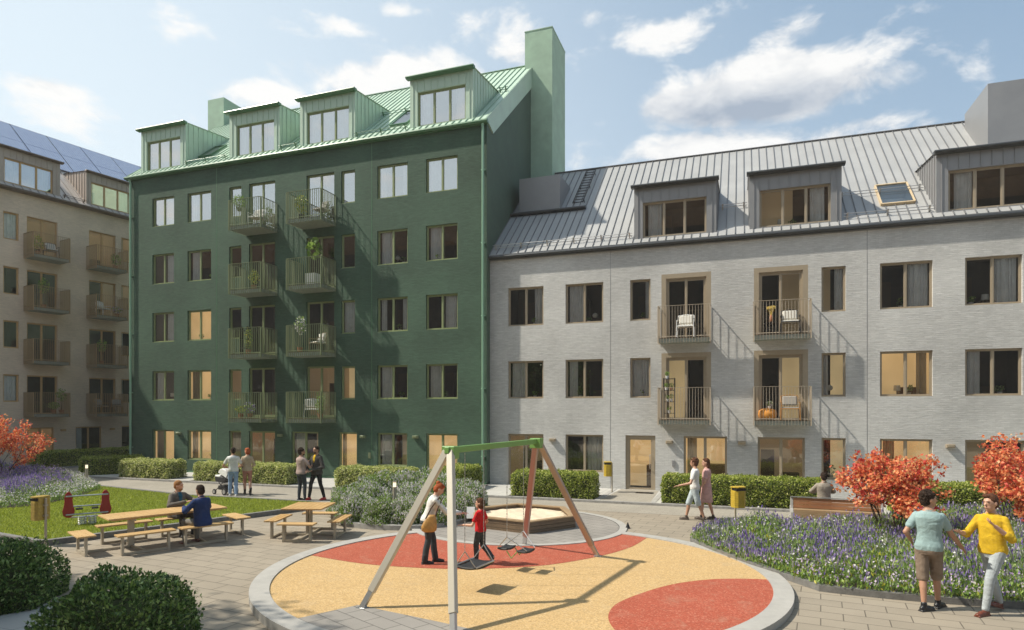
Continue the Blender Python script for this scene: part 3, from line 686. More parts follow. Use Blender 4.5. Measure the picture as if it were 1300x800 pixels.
    for fl in range(4):
        z = [2.55, 5.5, 8.45, 11.39][fl]
        balcony(B, U(-22.22), z, 1.8, 1.1, M['rail_green']); balcony(B, U(-19.0), z, 1.8, 1.1, M['rail_green'])
    for u, z in ((-26.33, 1.97), (-20.19, 1.95), (-15.75, 1.95), (-13.15, 1.97)): wall_lamp(B, U(u), z, M['rail_green'])
    mb = MB(); mb.box(U(-15.5), U(-15.38), -.05, 0, 1.0, 1.25); mb.build('intercom', M['rail_green'], B)
    return B
def wall_lamp(parent, x, z, mat):
    mb = MB(); mb.box(-.13, .13, -.14, -.0, -.06, .06); mb.box(-.10, .10, -.17, -.14, -.03, .065); mb.build('wall_lamp', mat, parent, (x, 0, z), bevel=.01)
def skylight(parent, rf, h, mat):
    a, b, t0, t1 = h; mb = MB()
    for p, q in (((a, t0), (b, t0)), ((b, t0), (b, t1)), ((b, t1), (a, t1)), ((a, t1), (a, t0))):
        mb.bar(rf.p(p[0], p[1], .05), rf.p(q[0], q[1], .05), .055, .10, up=rf.n)
    o = mb.build('skylight', mat, parent)
    g = MB(); g.quad(rf.p(a, t0, .07), rf.p(b, t0, .07), rf.p(b, t1, .07), rf.p(a, t1, .07)); g.build('pane', M['glass'], o)
    g = MB(); D = -.5
    g.quad(rf.p(a, t0, D), rf.p(b, t0, D), rf.p(b, t1, D), rf.p(a, t1, D))
    for p, q in (((a, t0), (b, t0)), ((b, t0), (b, t1)), ((b, t1), (a, t1)), ((a, t1), (a, t0))):
        g.quad(rf.p(*p, D), rf.p(*q, D), rf.p(*q, .0), rf.p(*p, .0))
    g.build('light_well', M['white'], o)
    return o

# ------------------------------------------------------------------ grey apartment house
def grey_house():
    OX, VY = 3.0, 25.1
    B = empty('apartment_house', (OX, VY, 0)); tag(B, 'low pale grey brick apartment house with zinc standing seam roof and bronze windows', 'apartment building')
    U = lambda u: u-OX; X0, X1 = U(-9.9), U(16.0); ZT = 9.5; DEP = 12.4; fm = M['frame_tan']
    heads = [2.15, 5.14, 8.16]; sills = [.68, 3.6, 6.58]
    cols = [('w1', -9.09, -7.56), ('w2', -6.64, -5.11), ('n1', -4.06, -3.28), ('n2', 2.66, 3.43), ('w3', 4.48, 6.04), ('w4', 6.96, 8.53), ('w5', 10.2, 11.75)]
    rooms = {(1, 'w3'): 'lit', (1, 'n2'): 'litR', (2, 'n2'): 'softL'}
    cur = {(2, 'w1'): 'r', (2, 'w2'): 'L', (2, 'n1'): 'r', (2, 'n2'): 'R', (2, 'w3'): 'R', (2, 'w4'): 'R', (1, 'w1'): 'L', (1, 'w2'): 'l', (1, 'n1'): 'F', (1, 'n2'): 'l', (1, 'w3'): 'r', (1, 'w4'): 'l'}
    specs = []
    for fl in (1, 2):
        for k, a, b in cols:
            specs.append((a, b, sills[fl], heads[fl], dict(panes=1 if k[0] == 'n' else 2, room=rooms.get((fl, k), 'dark'), cur=cur.get((fl, k), ''))))
    for fl, z1 in ((1, 5.29), (2, 8.29)):
        specs.append((-2.87, -1.06, z1-2.62, z1, dict(panes=2, border=.17, sill=False, door=True, room='litL' if fl == 1 else 'dark', name='balcony_door')))
        specs.append((.43, 2.23, z1-2.62, z1, dict(panes=2, border=.17, sill=False, door=True, room='litR' if fl == 1 else 'softR', name='balcony_door')))
    specs += [(-9.09, -7.56, .06, 2.15, dict(room='soft', door=True, sill=False, name='glazed_door')), (-6.64, -5.11, .68, 2.15, dict(cur='R')),
              (-2.05, -.5, .65, 2.15, dict(room='lit', cur='l')), (.56, 2.13, .4, 2.15, dict(room='soft')), (2.66, 3.43, .68, 2.15, dict(room='litR', panes=1)),
              (4.48, 6.04, .7, 2.15, dict(room='lit', cur='l')), (6.96, 8.6, .06, 2.15, dict(room='softL', door=True, sill=False, name='glazed_door'))]
    w = MB()
    ent = (U(-4.24), U(-3.10), .02, 2.15)
    facade(w, X0, X1, 0, ZT, [(U(a), U(b), z0, z1) for a, b, z0, z1, _ in specs] + [ent])
    RF = Roof(-.12, 9.56, .87); RY = 6.05; zr = RF.z(RY)
    w.quad((X1, 0, 0), (X1, DEP, 0), (X1, DEP, 9.5), (X1, RY, zr-.05), (X1, 0, 9.5)); w.quad((X0, DEP, 0), (X0, DEP, 9.5), (X1, DEP, 9.5), (X1, DEP, 0))
    w.mi = 1
    for u in (-4.83, 4.09): w.box(U(u)-.01, U(u)+.01, -.003, .01, .02, ZT-.06)
    w.box(X0+.01, X1, -.05, .0, 9.33, 9.42)
    w.build('wall', [M['brick_grey'], M['clad_grey']], B)
    for a, b, z0, z1, kw in specs: window(B, U(a), z0, b-a, z1-z0, fm, **kw)
    # entrance
    x0, x1, z0, z1 = ent; W = x1-x0
    e = MB(); e.box(0, .13, .05, .15, 0, 2.13); e.box(W-.13, W, .05, .15, 0, 2.13); e.box(.13, W-.13, .05, .15, 2.0, 2.13); e.box(.13, W-.13, .05, .15, 0, .1)
    e.box(.13, .17, .07, .13, .1, 2.0); e.box(W-.17, W-.13, .07, .13, .1, 2.0); e.box(.17, W-.17, .07, .13, 1.96, 2.0)
    eo = e.build('entrance_door', M['frame_tan'], B, (x0, 0, z0))
    g = MB(); g.quad((.15, .1, .1), (W-.15, .1, .1), (W-.15, .1, 2.), (.15, .1, 2.)); g.build('pane', M['glass'], eo)
    h = MB(); h.tube([(W-.2, .03, .85), (W-.2, -.02, .9), (W-.2, -.02, 1.35), (W-.2, .03, 1.4)], .014, 6); h.build('handle', M['steel'], eo)
    link_mesh('hall', room_mesh(round(W, 2), 2.1, 'lit', True), eo, (0, 0, 0))
    p = MB(); p.box(-.05, .05, -.05, 0, 0, .22); p.build('intercom', M['clad_grey'], B, (U(-2.42), 0, 1.0))
    for u, z in ((-7.16, 1.93), (-2.57, 1.92), (.02, 1.94), (6.53, 1.94)): wall_lamp(B, U(u), z, M['frame_tan'])
    hol = []
    for a, b, wa, wb, cu, rm in ((-3.92, -.88, -3.59, -1.23, 'l', 'dark'), (.28, 3.31, .62, 2.97, 'r', 'softL'), (6.17, 9.95, 6.51, 9.6, 'B', 'dark')):
        d, hh = dormer(B, RF, U(a), U(b), .1, 11.77, (U(wa), U(wb), 9.64, 11.13), M['clad_grey'], M['gutter_grey'], fm, cur=cu, room=rm, panes=3 if b < 9 else 4, glass='glass'); hol.append(hh)
    sk = (U(4.66), U(5.68), RF.t_of_y(.77), RF.t_of_y(1.97))
    # sheet box against the green house, its ledge and the chimney to the right
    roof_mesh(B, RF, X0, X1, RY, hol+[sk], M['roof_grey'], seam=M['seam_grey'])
    s = skylight(B, RF, sk, pbr_once('pine_frame', (.58, .45, .28)))
    for a, b in ((X0, hol[0][0]), (hol[1][1], hol[2][0])): snow_guard(B, RF, a+.1, b-.1, .42, M['steel'])
    for a, b in ((hol[0][1], hol[1][0]), (hol[1][1], hol[2][0])): snow_guard(B, RF, a+.1, b-.1, 2.15, M['steel'])
    for h in hol: snow_guard(B, RF, h[0], h[1], h[3]+.12, M['steel'])
    bx = MB(); bx.box(U(-9.5), U(-7.6), 27.75-VY, 29.6-VY, 11.6, 13.6); bx.build('roof_vent_box', M['clad_grey'], B)
    lg = MB(); lg.box(U(-9.86), U(-6.4), 27.62-VY, 27.8-VY, 11.88, 12.06); lg.tube([(U(-9.86), 27.58-VY, 11.98), (U(-6.4), 27.58-VY, 11.98)], .07, 8); lg.mi = 1
    lg.box(U(-9.85), U(-6.45), 27.8-VY, 28.2-VY, 12.0, 12.07)
    lg.build('roof_ledge', [M['gutter_grey'], M['roof_grey']], B)
    ld = MB(); ta, tb = RF.t_of_y(28.0-VY), RF.t_of_y(30.75-VY)
    for xx in (U(-7.05), U(-6.6)): ld.bar(RF.p(xx, ta, .16), RF.p(xx, tb, .16), .03, .05, up=RF.n)
    n = 12
    for i in range(n+1): ld.tube([RF.p(U(-7.05), ta+(tb-ta)*i/n, .17), RF.p(U(-6.6), ta+(tb-ta)*i/n, .17)], .018, 6)
    for i in (1, 6, 11):
        for xx in (U(-7.05), U(-6.6)): ld.bar(RF.p(xx, ta+(tb-ta)*i/n, 0), RF.p(xx, ta+(tb-ta)*i/n, .16), .03, .03, up=(1, 0, 0))
    ld.build('roof_ladder', M['dark_metal'], B)
    c = MB(); c.box(U(8.47), U(13.), 28.0-VY, 30.6-VY, 11.0, 15.03); c.build('chimney', M['clad_grey'], B)
    gt = MB(); gt.tube([(X0, -.15, 9.45), (X1, -.15, 9.45)], .07, 10); gt.box(X0, X1, -.12, -.052, 9.36, 9.43); gt.build('gutter', M['gutter_grey'], B)
    for z in (2.58, 5.62):
        balcony(B, U(-2.93), z, 1.86, .58, M['rail_tan']); balcony(B, U(.42), z, 1.86, .58, M['rail_tan'])
    return B
def pbr_once(name, c, **k): return cached(('m', name), lambda: pbr(name, c, **k))

# ------------------------------------------------------------------ warm grey house on the left
def beige_house():
    rz = math.atan2(.984, .178)
    B = empty('apartment_house', (-36.9, 28.06, 0), rz); tag(B, 'shaded taupe brick apartment house with solar panels, seen at the left edge', 'apartment building')
    X0, X1 = -16.0, 9.0; ZT = 15.2; fm = M['frame_ochre']
    heads = [2.13, 5.07, 8.01, 10.95, 13.93]; specs = []
    for k in range(5):
        hd = heads[k]
        if k:
            specs += [(-4.38, -3.65, hd-1.5, hd, dict(panes=1, room='dark', cur='F' if k in (1, 4) else '')), (-3.27, -1.73, hd-2.3, hd, dict(door=True, sill=False, room='soft' if k == 4 else 'dark', name='balcony_door')),
                      (-.02, 1.54, hd-2.3, hd, dict(door=True, sill=False, room='soft' if k == 4 else 'dark', name='balcony_door')), (1.88, 2.6, hd-1.5, hd, dict(panes=1, room='soft' if k > 2 else 'dark', cur='l'))]
        else:
            specs += [(-3.27, -1.9, .06, hd, dict(door=True, sill=False, room='soft', name='glazed_door')), (-.76, .72, .68, hd, dict(cur='l')), (1.9, 3.1, .06, hd, dict(door=True, sill=False, name='glazed_door'))]
    w = MB(); facade(w, X0, X1, 0, ZT, [(a, b, z0, z1) for a, b, z0, z1, _ in specs])
    RF = Roof(-.2, 15.25, .87); RY = 6.6; zr = RF.z(RY)
    w.quad((X1, 0, 0), (X1, 13., 0), (X1, 13., 15.3), (X1, RY, zr-.05), (X1, 0, 15.3)); w.quad((X0, 0, 0), (X0, 0, 15.3), (X0, RY, zr-.05), (X0, 13., 15.3), (X0, 13., 0)); w.quad((X0, 13., 0), (X0, 13., 15.3), (X1, 13., 15.3), (X1, 13., 0))
    w.build('wall', M['brick_beige'], B)
    for a, b, z0, z1, kw in specs: window(B, a, z0, b-a, z1-z0, fm, **kw)
    hol = []
    for a, b, wa, wb, rm, cu in ((-4.95, -1.53, -4.3, -1.9, 'dark', 'F'), (-.11, 3.0, .16, 2.6, 'soft', 'r')):
        d, h = dormer(B, RF, a, b, .12, 17.48, (wa, wb, 15.5, 16.9), M['clad_beige'], M['gutter_beige'], fm, cur=cu, room=rm); hol.append(h)
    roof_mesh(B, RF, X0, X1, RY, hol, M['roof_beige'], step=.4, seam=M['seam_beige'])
    snow_guard(B, RF, hol[0][1]+.1, hol[1][0]-.1, .35, M['gutter_beige'])
    t0 = RF.t_of_y(2.9); t1 = RF.t_of_y(RY)-.15; n = 12; wd = (X1-X0-.4)/n
    sp = MB()
    for i in range(n):
        a = X0+.2+i*wd
        for j in range(2):
            ta = t0+(t1-t0)*j/2; tb = t0+(t1-t0)*(j+1)/2-.03
            vs = [RF.p(a+.03, ta, .12), RF.p(a+wd-.05, ta, .12), RF.p(a+wd-.05, tb, .12), RF.p(a+.03, tb, .12)]; lo = [RF.p(a+.03, ta, .07), RF.p(a+wd-.05, ta, .07), RF.p(a+wd-.05, tb, .07), RF.p(a+.03, tb, .07)]
            sp.add(lo+vs, [(0,3,2,1),(4,5,6,7),(0,1,5,4),(1,2,6,5),(2,3,7,6),(3,0,4,7)])
    sp.build('solar_panels', M['solar'], B)
    gt = MB(); gt.tube([(X0, -.28, 15.2), (X1, -.28, 15.2)], .08, 10); gt.box(X0, X1, -.24, -.02, 15.1, 15.18); gt.build('gutter', M['gutter_beige'], B)
    for k in range(4):
        z = [2.72, 5.66, 8.6, 11.52][k]
        balcony(B, -3.42, z, 1.82, 1.1, M['rail_ochre']); balcony(B, -.16, z, 1.82, 1.1, M['rail_ochre'])
    for x in (-1.45, 1.3): wall_lamp(B, x, 1.95, M['frame_ochre'])
    return B

# ------------------------------------------------------------------ the house across the yard, seen only in the window panes
def across_house():
    B = empty('courtyard_house', (-24., -13., 0)); tag(B, 'dark brick house with brown tiled roof across the yard, mirrored in the panes', 'apartment building')
    w = MB(); w.box(-52, 52, -10, 0, 0, 20.7); w.build('wall', brick_mat('dark_clinker', (.075, .066, .06)), B)
    tile = pbr('brown_roof_tiles', (.27, .165, .095), .8, noise=.25, nscale=2.)
    r = MB()
    z0 = 20.6
    for i in range(60):     # courses of tiles as small steps
        y = .3 - i*.09; z = z0 + i*.078
        r.box(-52.3, 52.3, y-.1, y, z, z+.1)
    r.box(-52.3, 52.3, -10.3, -5.0, 20.5, 25.2)
    r.build('roof', tile, B)
    win = MB()
    for k in range(6):
        for i in range(26):
            x = -50+i*3.9; z = .9+k*3.2; win.box(x, x+1.5, 0.001, .03, z, z+1.5)
    win.build('windows', M['dark_metal'], B)
    return B
GREEN = green_house(); GREY = grey_house(); BEIGE = beige_house(); across_house()
# ------------------------------------------------------------------ ground
def struct(o, label=None): o['kind'] = 'structure'; 
def sheet(name, poly, z, mat, label=None):
    mb = MB(); mb.add([(x, y, z(x, y) if callable(z) else z) for x, y in poly], [tuple(range(len(poly)))])
    o = mb.build(name, mat); struct(o); return o
def kerb_strip(name, poly, w, z0, z1, mat, closed=True, kind='structure', inner=None):
    """kerb following a counter-clockwise outline, w wide inwards"""
    q = offset_poly(poly, w); mb = MB(); n = len(poly); zf = z1 if callable(z1) else (lambda x, y: z1)
    for i in range(n if closed else n-1):
        j = (i+1) % n; a, b, c_, d = poly[i], poly[j], q[j], q[i]
        mb.quad((*a, z0), (*b, z0), (*b, zf(*b)), (*a, zf(*a))); mb.quad((*a, zf(*a)), (*b, zf(*b)), (*c_, zf(*c_)), (*d, zf(*d))); mb.quad((*d, zf(*d)), (*c_, zf(*c_)), (*c_, z0), (*d, z0))
    o = mb.build(name, mat); o['kind'] = kind; return o
def ccw(p):
    a = sum(p[i-1][0]*p[i][1]-p[i][0]*p[i-1][1] for i in range(len(p)))
    return p if a > 0 else p[::-1]
def P2(*pts): return [tuple(at(x, y)[:2]) for x, y in pts]

mb = MB(); mb.quad((-400, -400, 0), (400, -400, 0), (400, 400, 0), (-400, 400, 0)); g = mb.build('ground', M['paver']); struct(g)
# walking path along the houses, finer stones
sheet('path', [(-34., 18.0), (-13.0, 18.0), (-9.3, 16.9), (-6., 19.8), (2.6, 19.7), (2.2, 18.2), (14, 18.2), (14, 21.5), (-30.3, 21.5), (-33.6, 21.5)], .004, M['path'])
# raised strip at the foot of the houses
sheet('wall_foot_paving', [(-30.3, 21.62), (16, 21.62), (16, 25.2), (-30.3, 25.2)], .06, M['slabs'])
mb = MB()
for i in range(47):
    a = -30.3+i*.985; mb.box(a, a+.977, 21.5, 21.62, 0, .085)
o = mb.build('kerb', M['kerb'], bevel=.008); struct(o)
sheet('entrance_path', [(-4.55, 21.625), (-2.85, 21.625), (-2.95, 25.05), (-4.4, 25.05)], .064, M['path'])
mb = MB(); mb.box(-4.72, -4.55, 21.63, 25.0, .0, .072); mb.box(-2.85, -2.68, 21.63, 25.0, 0, .072); o = mb.build('entrance_edging', M['concrete']); struct(o)
# strip before the left house
ex, ey = Vector((.178, .984)), Vector((.984, -.178))
def bp(s_, d): p = Vector((-36.9, 28.06)) + ex*s_ + ey*d; return (p.x, p.y)
sheet('wall_foot_paving', [bp(-16, .01), bp(-16, 3.2), bp(-5.5, 3.2), bp(4, 3.2), bp(9, 3.2), bp(9, .01)], .06, M['slabs'])
mb = MB()
for i in range(25):
    a = -16+i*1.0; q = [bp(a, 3.2), bp(a+.99, 3.2), bp(a+.99, 3.33), bp(a, 3.33)]; mb.prism(ccw(q), 0, .085)
o = mb.build('kerb', M['kerb']); struct(o)
for (a, b, c_, d) in ((-26.9, -23.9, 21.7, 23.0), (-22.6, -17.4, 21.7, 23.0), (-15.3, -11.8, 21.7, 23.0), (-7.9, -4.75, 21.7, 23.05), (-2.5, 2.6, 21.7, 23.05), (4.3, 14, 21.7, 23.05), (-11.2, -9.7, 21.7, 24.5)):
    sheet('planting_soil', [(a, c_), (b, c_), (b, d), (a, d)], .068, M['soil'])
# lawn island
isl = ccw([(-30, 13.2), (-22, 11.3)] + P2((45, 693.5), (60, 693), (240, 669), (306, 659.5), (380, 649.5)) + [(-12.75, 17.75), (-13.2, 17.95), (-16, 17.95)] + P2((240, 632), (130, 620)) + [(-30, 20.)])
kerb_strip('kerb', isl, .15, 0, .13, M['kerb_dark'])
sheet('lawn', offset_poly(isl, .14), .09, M['turf'])
bedL = ccw(P2((-30, 652), (20, 649), (60, 644), (100, 634), (128, 625), (110, 612), (60, 606), (0, 603), (-60, 603)))
# play ground disc, tilted slightly towards the far side
PC, PR = Vector((-4.03, 11.82)), 4.86
def pz(x, y): return max(.006, .010 + (16.4 - y) * .0125)
SC0, SR = Vector((-5.70, 16.62)), 2.9
def circ(c, r, n=96, a0=0., a1=2*math.pi): return [(c.x + r*math.cos(a0+(a1-a0)*i/n), c.y + r*math.sin(a0+(a1-a0)*i/n)) for i in range(n)]
def ring(name, c, r0, r1, zf, mat, zb=0., skip=None, n=128):
    mb = MB()
    for i in range(n):
        t0, t1 = 2*math.pi*i/n, 2*math.pi*(i+1)/n; tm = (t0+t1)/2
        if skip and skip(c.x+r1*math.cos(tm), c.y+r1*math.sin(tm)): continue
        q = [(c.x+r*math.cos(t), c.y+r*math.sin(t)) for r, t in ((r0, t0), (r0, t1), (r1, t1), (r1, t0))]
        mb.quad(*[(x, y, zf(x, y)) for x, y in q][::-1]); mb.quad((*q[3], zb), (*q[2], zb), (*q[2], zf(*q[2])), (*q[3], zf(*q[3]))); mb.quad((*q[0], zb), (*q[0], zf(*q[0])), (*q[1], zf(*q[1])), (*q[1], zb))
    o = mb.build(name, mat); struct(o); return o
in_sand = lambda x, y: (x-SC0.x)**2 + (y-SC0.y)**2 < (SR-.02)**2
ring('play_ring_kerb', PC, PR-.32, PR, lambda x, y: pz(x, y)+.022, M['rub_grey'], skip=in_sand)
PI_ = PR-.315
# coloured fields: clip simple outlines against the disc
def disc_field(name, poly, mat, dz):
    """triangulated field inside the disc, following its tilt"""
    bm = bmesh.new(); vs = [bm.verts.new((x, y, 0)) for x, y in poly]; f = bm.faces.new(vs); bmesh.ops.triangulate(bm, faces=[f], ngon_method='EAR_CLIP')
    for v in bm.verts: v.co.z = pz(v.co.x, v.co.y)+dz
    me = bpy.data.meshes.new(name); bm.to_mesh(me); bm.free(); me.materials.append(mat)
    me.update(); o = link_mesh(name, me); struct(o)
    if me.polygons and me.polygons[0].normal.z < 0: me.flip_normals()
    return o
def arc_between(p, q, c=PC, r=None, way=1, n=40):
    r = PI_ if r is None else r
    a = math.atan2(p[1]-c.y, p[0]-c.x); b = math.atan2(q[1]-c.y, q[0]-c.x)
    if way > 0 and b < a: b += 2*math.pi
    if way < 0 and b > a: b -= 2*math.pi
    return [(c.x+r*math.cos(a+(b-a)*i/n), c.y+r*math.sin(a+(b-a)*i/n)) for i in range(n+1)]
disc_field('play_rubber_yellow', circ(PC, PI_), M['rub_yel'], 0.)
redfar = poly_spline([(-8.63, 11.44), (-7.55, 11.2), (-6.69, 11.13), (-5.54, 11.28), (-4.75, 11.56), (-3.69, 12.26), (-2.88, 13.40), (-2.37, 14.65), (-2.16, 16.1)], closed=False)
disc_field('play_rubber_red', redfar[:-1] + arc_between(redfar[-1], redfar[0], way=1), M['rub_red'], .004)
rr = poly_spline([(-1.2, 8.1), (-1.75, 9.1), (-1.88, 9.87), (-1.71, 10.58), (-1.19, 11.6), (-.55, 12.25), (.1, 12.55), (.60, 12.62)], closed=False)
rr2 = [p for p in rr if (p[0]-PC.x)**2+(p[1]-PC.y)**2 < (PI_-.01)**2]
disc_field('play_rubber_red', rr2 + arc_between(rr2[-1], rr2[0], way=-1), M['rub_red'], .004)
gp = [(-7.69, 9.1), (-5.62, 8.67), (-4.04, 8.35), (-2.2, 7.9)]
gp = [p for p in gp if (p[0]-PC.x)**2+(p[1]-PC.y)**2 < (PI_-.01)**2]
disc_field('play_paving', gp + arc_between(gp[-1], gp[0], way=-1), M['paver_round'], .004)
# sand pit circle
o = MB(); o.add([(x, y, pz(x, y)+.012) for x, y in circ(SC0, SR-.2)], [tuple(range(96))]); o = o.build('sand_ring_paving', M['paver_round']); struct(o)
ring('sand_ring_kerb', SC0, SR-.2, SR, lambda x, y: pz(x, y)+.020, M['rub_grey'], zb=0.)
ring('sand_ring_groove', SC0, SR-.215, SR-.2, lambda x, y: pz(x, y)+.016, M['black'], zb=0.)

# ------------------------------------------------------------------ plants
def hedge(name, cx, cy, lx, ly, h, rot, mats, label, dens=1500, leaf=.031, group=None, z0=.06, cat='hedge'):
    areas = {'t': lx*ly, 'f': lx*h, 'b': lx*h, 'l': ly*h, 'r': ly*h}; tot = sum(areas.values()); n = int(tot*dens)
    ks = nrg.choice(list(areas), n, p=[a/tot for a in areas.values()])
    a = nrg.uniform(-.5, .5, n); b = nrg.uniform(0, 1, n); P = np.zeros((n, 3)); Nn = np.zeros((n, 3))
    def lump(u, v): return .028*np.sin(u*5.1+1)*np.sin(v*6.7+2)+.018*np.sin(u*13.)*np.cos(v*11.)
    for k in areas:
        m = ks == k; aa, bb = a[m], b[m]
        if k == 't': P[m] = np.c_[aa*lx, (bb-.5)*ly, h+lump(aa*lx, bb*ly)]; Nn[m] = (0, 0, 1)
        elif k in 'fb': s_ = -1 if k == 'f' else 1; P[m] = np.c_[aa*lx, s_*(ly/2+lump(aa*lx, bb*h)), bb*h]; Nn[m] = (0, s_, 0)
        else: s_ = -1 if k == 'l' else 1; P[m] = np.c_[s_*(lx/2+lump(aa*ly, bb*h)), aa*ly, bb*h]; Nn[m] = (s_, 0, 0)
    dep = nrg.exponential(.035, n)-.03-np.where(nrg.uniform(size=n) < .05, nrg.uniform(.01, .06, n), 0); P -= Nn*dep[:, None]
    # rounded shoulders
    e = np.clip((P[:, 2]-(h-.12))/.12, 0, 1)**2*.07
    P[:, 0] -= np.sign(P[:, 0])*e*(abs(P[:, 0]) > lx/2-.15); P[:, 1] -= np.sign(P[:, 1])*e*(abs(P[:, 1]) > ly/2-.15)
    U = rdir(n)*.9+Nn*.5+np.array([0, 0, .35]); U /= np.linalg.norm(U, axis=1, keepdims=True); W = perp(U)
    s_ = leaf*nrg.uniform(.7, 1.35, n)[:, None]
    ex_ = MB(); ex_.mi = 1; g_ = .07; ex_.box(-lx/2+g_, lx/2-g_, -ly/2+g_, ly/2-g_, 0, h-g_)
    o = cards(name, P, U*s_, W*s_*.62, mats, extra=ex_, fold=.25)
    o.location = (cx, cy, z0); o.rotation_euler = (0, 0, rot)
    tag(o, label, cat, group); return o
core = pbr('hedge_twigs', (.055, .075, .02), .95, noise=.4, nscale=20)
HM, HP = [M['leaf_hedge'], core], [M['leaf_hedge_pale'], core]
GH = 'clipped hedges at the foot of the houses'
hedge('hedge', -25.45, 22.4, 2.95, 1.0, .78, 0, HP, 'short clipped hedge before the leftmost lit glass door of the green house', group=GH)
hedge('hedge', -20.0, 22.35, 4.95, 1.0, .78, 0, HP, 'long clipped pale hedge behind the couple with the pram', group=GH)
hedge('hedge', -13.6, 22.35, 3.25, 1.0, .78, 0, HP, 'clipped pale hedge right of the two standing men, before the green house', group=GH)
hedge('hedge', -10.45, 23.05, 1.15, 2.3, .85, 0, HM, 'stubby hedge running up to the corner of green and grey houses', group=GH)
hedge('hedge', -6.3, 22.35, 2.95, 1.0, .85, 0, HM, 'clipped green hedge behind the sandbox under a grey house window', group=GH)
hedge('hedge', .0, 22.35, 4.95, 1.0, .88, 0, HM, 'long clipped green hedge right of the entrance, behind the walking couple', group=GH)
hedge('hedge', 8.9, 22.4, 9.2, 1.0, .88, 0, HM, 'clipped green hedge behind the two red maples at right', group=GH)
hedge('hedge', -28.7, 23.0, 1.1, 2.6, .80, R(-38), HM, 'middle hedge of the three at left, running to the green house corner', group=GH)
hedge('hedge', -34.6, 27.2, 1.1, 7.0, .82, math.atan2(.984, .178)-R(90), HM, 'farthest hedge at left along the taupe house', group=GH)

def blob(name, size, n, leaf, mats, label=None, cat=None, group=None, loc=(0, 0, 0), p=3.2, rot=0., flowers=0, upright=.4, lumps=.09):
    a, b, c_ = size[0]/2, size[1]/2, size[2]
    d = rdir(n); d[:, 2] = abs(d[:, 2])*1.0-.25*(nrg.uniform(size=n) < .3); 
    r = (abs(d[:, 0]/a)**p+abs(d[:, 1]/b)**p+abs(d[:, 2]/c_)**p)**(-1/p)
    ph = nrg.uniform(0, 6, 6)
    lum = 1+lumps*(np.sin(d[:, 0]*6+ph[0])*np.sin(d[:, 1]*6+ph[1])+.7*np.sin(d[:, 2]*8+ph[2]+d[:, 0]*5)+.5*np.sin(d[:, 1]*15+ph[3])*np.cos(d[:, 0]*14+d[:, 2]*9))
    rad = r*lum*(1-nrg.exponential(.07, n)+.05); P = d*rad[:, None]; P[:, 2] = np.maximum(P[:, 2], .02)
    U = rdir(n)*.8+d*.6+np.array([0, 0, upright]); U /= np.linalg.norm(U, axis=1, keepdims=True); W = perp(U)
    s_ = leaf*nrg.uniform(.7, 1.4, n)[:, None]; mi = np.zeros(n, int)
    if flowers: 
        fm = (nrg.uniform(size=n) < flowers) & (rad > r*.90); mi[fm] = 2; s_[fm] *= 1.05
    ex_ = MB(); ex_.mi = 1
    rings = []
    for t in (0, .35, .65, .85, .97):
        k = .82; z = c_*k*t; f = (1-t**p)**(1/p)
        rings.append([(a*k*f*math.copysign(abs(math.cos(q))**(2/p), math.cos(q)), b*k*f*math.copysign(abs(math.sin(q))**(2/p), math.sin(q)), z) for q in [2*math.pi*i/20 for i in range(20)]])
    ex_.loft(rings)
    o = cards(name, P, U*s_, W*s_*.5, mats, mi=mi, extra=ex_, fold=.3); o.location = loc; o.rotation_euler = (0, 0, rot)
    if label: tag(o, label, cat, group)
    return o
dark = [M['leaf_bush'], core]
pb = at(148, 832); blob('bush', (1.50, 1.35, .93), 15000, .029, dark, 'big round dark leafy bush at the bottom left edge of the photo', 'bush', 'dark foreground bushes', (pb.x+.05, pb.y, .0), p=4.2, rot=YAW, lumps=.085)
pb = at(-12, 772); blob('bush', (1.6, 1.5, .88), 15000, .029, dark, 'dark leafy bush cut by the left edge of the photo', 'bush', 'dark foreground bushes', (pb.x-.25, pb.y+.2, .0), p=4.2, rot=YAW+.1, lumps=.085)
mb = MB(); a = at(-60, 792); b = at(70, 765)
ql = [tuple(at(x, y)[:2]) for x, y in ((-80, 795), (62, 766), (110, 800), (60, 860), (-120, 860))]
sheet('light_slab_path', ccw(ql), .005, M['slabs'])

# white flowering shrubs in the round bed
bed2 = ccw(P2((430, 662), (440, 668), (462, 671.5), (495, 673.5), (530, 673.5), (562, 671), (590, 665), (607, 655), (604, 643), (575, 634), (520, 630), (465, 634), (436, 646)))
bed2 = poly_spline(bed2, k=4)
kerb_strip('kerb', bed2, .16, 0, .13, M['kerb']); sheet('planting_soil', offset_poly(bed2, .15), .10, M['soil'])
SHM = [M['leaf_herb'], core, M['fl_white']]
GS = 'white flowering shrubs in the kerbed round bed'
protos = [blob('flowering_shrub', (1.15, 1.1, .78), 5200, .030, SHM, p=2.2, flowers=.5, upright=.9, lumps=.12), blob('flowering_shrub', (1.2, 1.2, .9), 5200, .030, SHM, p=2.1, flowers=.32, upright=1., lumps=.12)]
spots = [(450, 665, 0, .92, 'front left of the bed, nearest the small picnic table'), (483, 668, 1, .82, 'front of the bed, second from its left end'), (517, 668, 0, .85, 'front of the bed, below the bollard lamp'),
         (551, 667, 1, .85, 'front of the bed, beside the woman with the bag'), (585, 660, 0, .95, 'right end of the bed, next to the sandbox'), (441, 654, 1, .9, 'left end of the bed behind the small table'),
         (470, 653, 0, 1.05, 'middle of the bed, left of the bollard lamp'), (528, 655, 0, 1.1, 'middle of the bed, right of the bollard lamp'), (562, 652, 1, 1.15, 'behind the front right shrubs, left of the swing post'), (597, 646, 0, .95, 'far right of the bed behind the swing post'),
         (478, 642, 1, 1.1, 'back row left, before the pale hedge'), (515, 640, 0, 1.2, 'back row middle, tallest of the bed'), (550, 640, 1, 1.15, 'back row right, under the swing leg')]
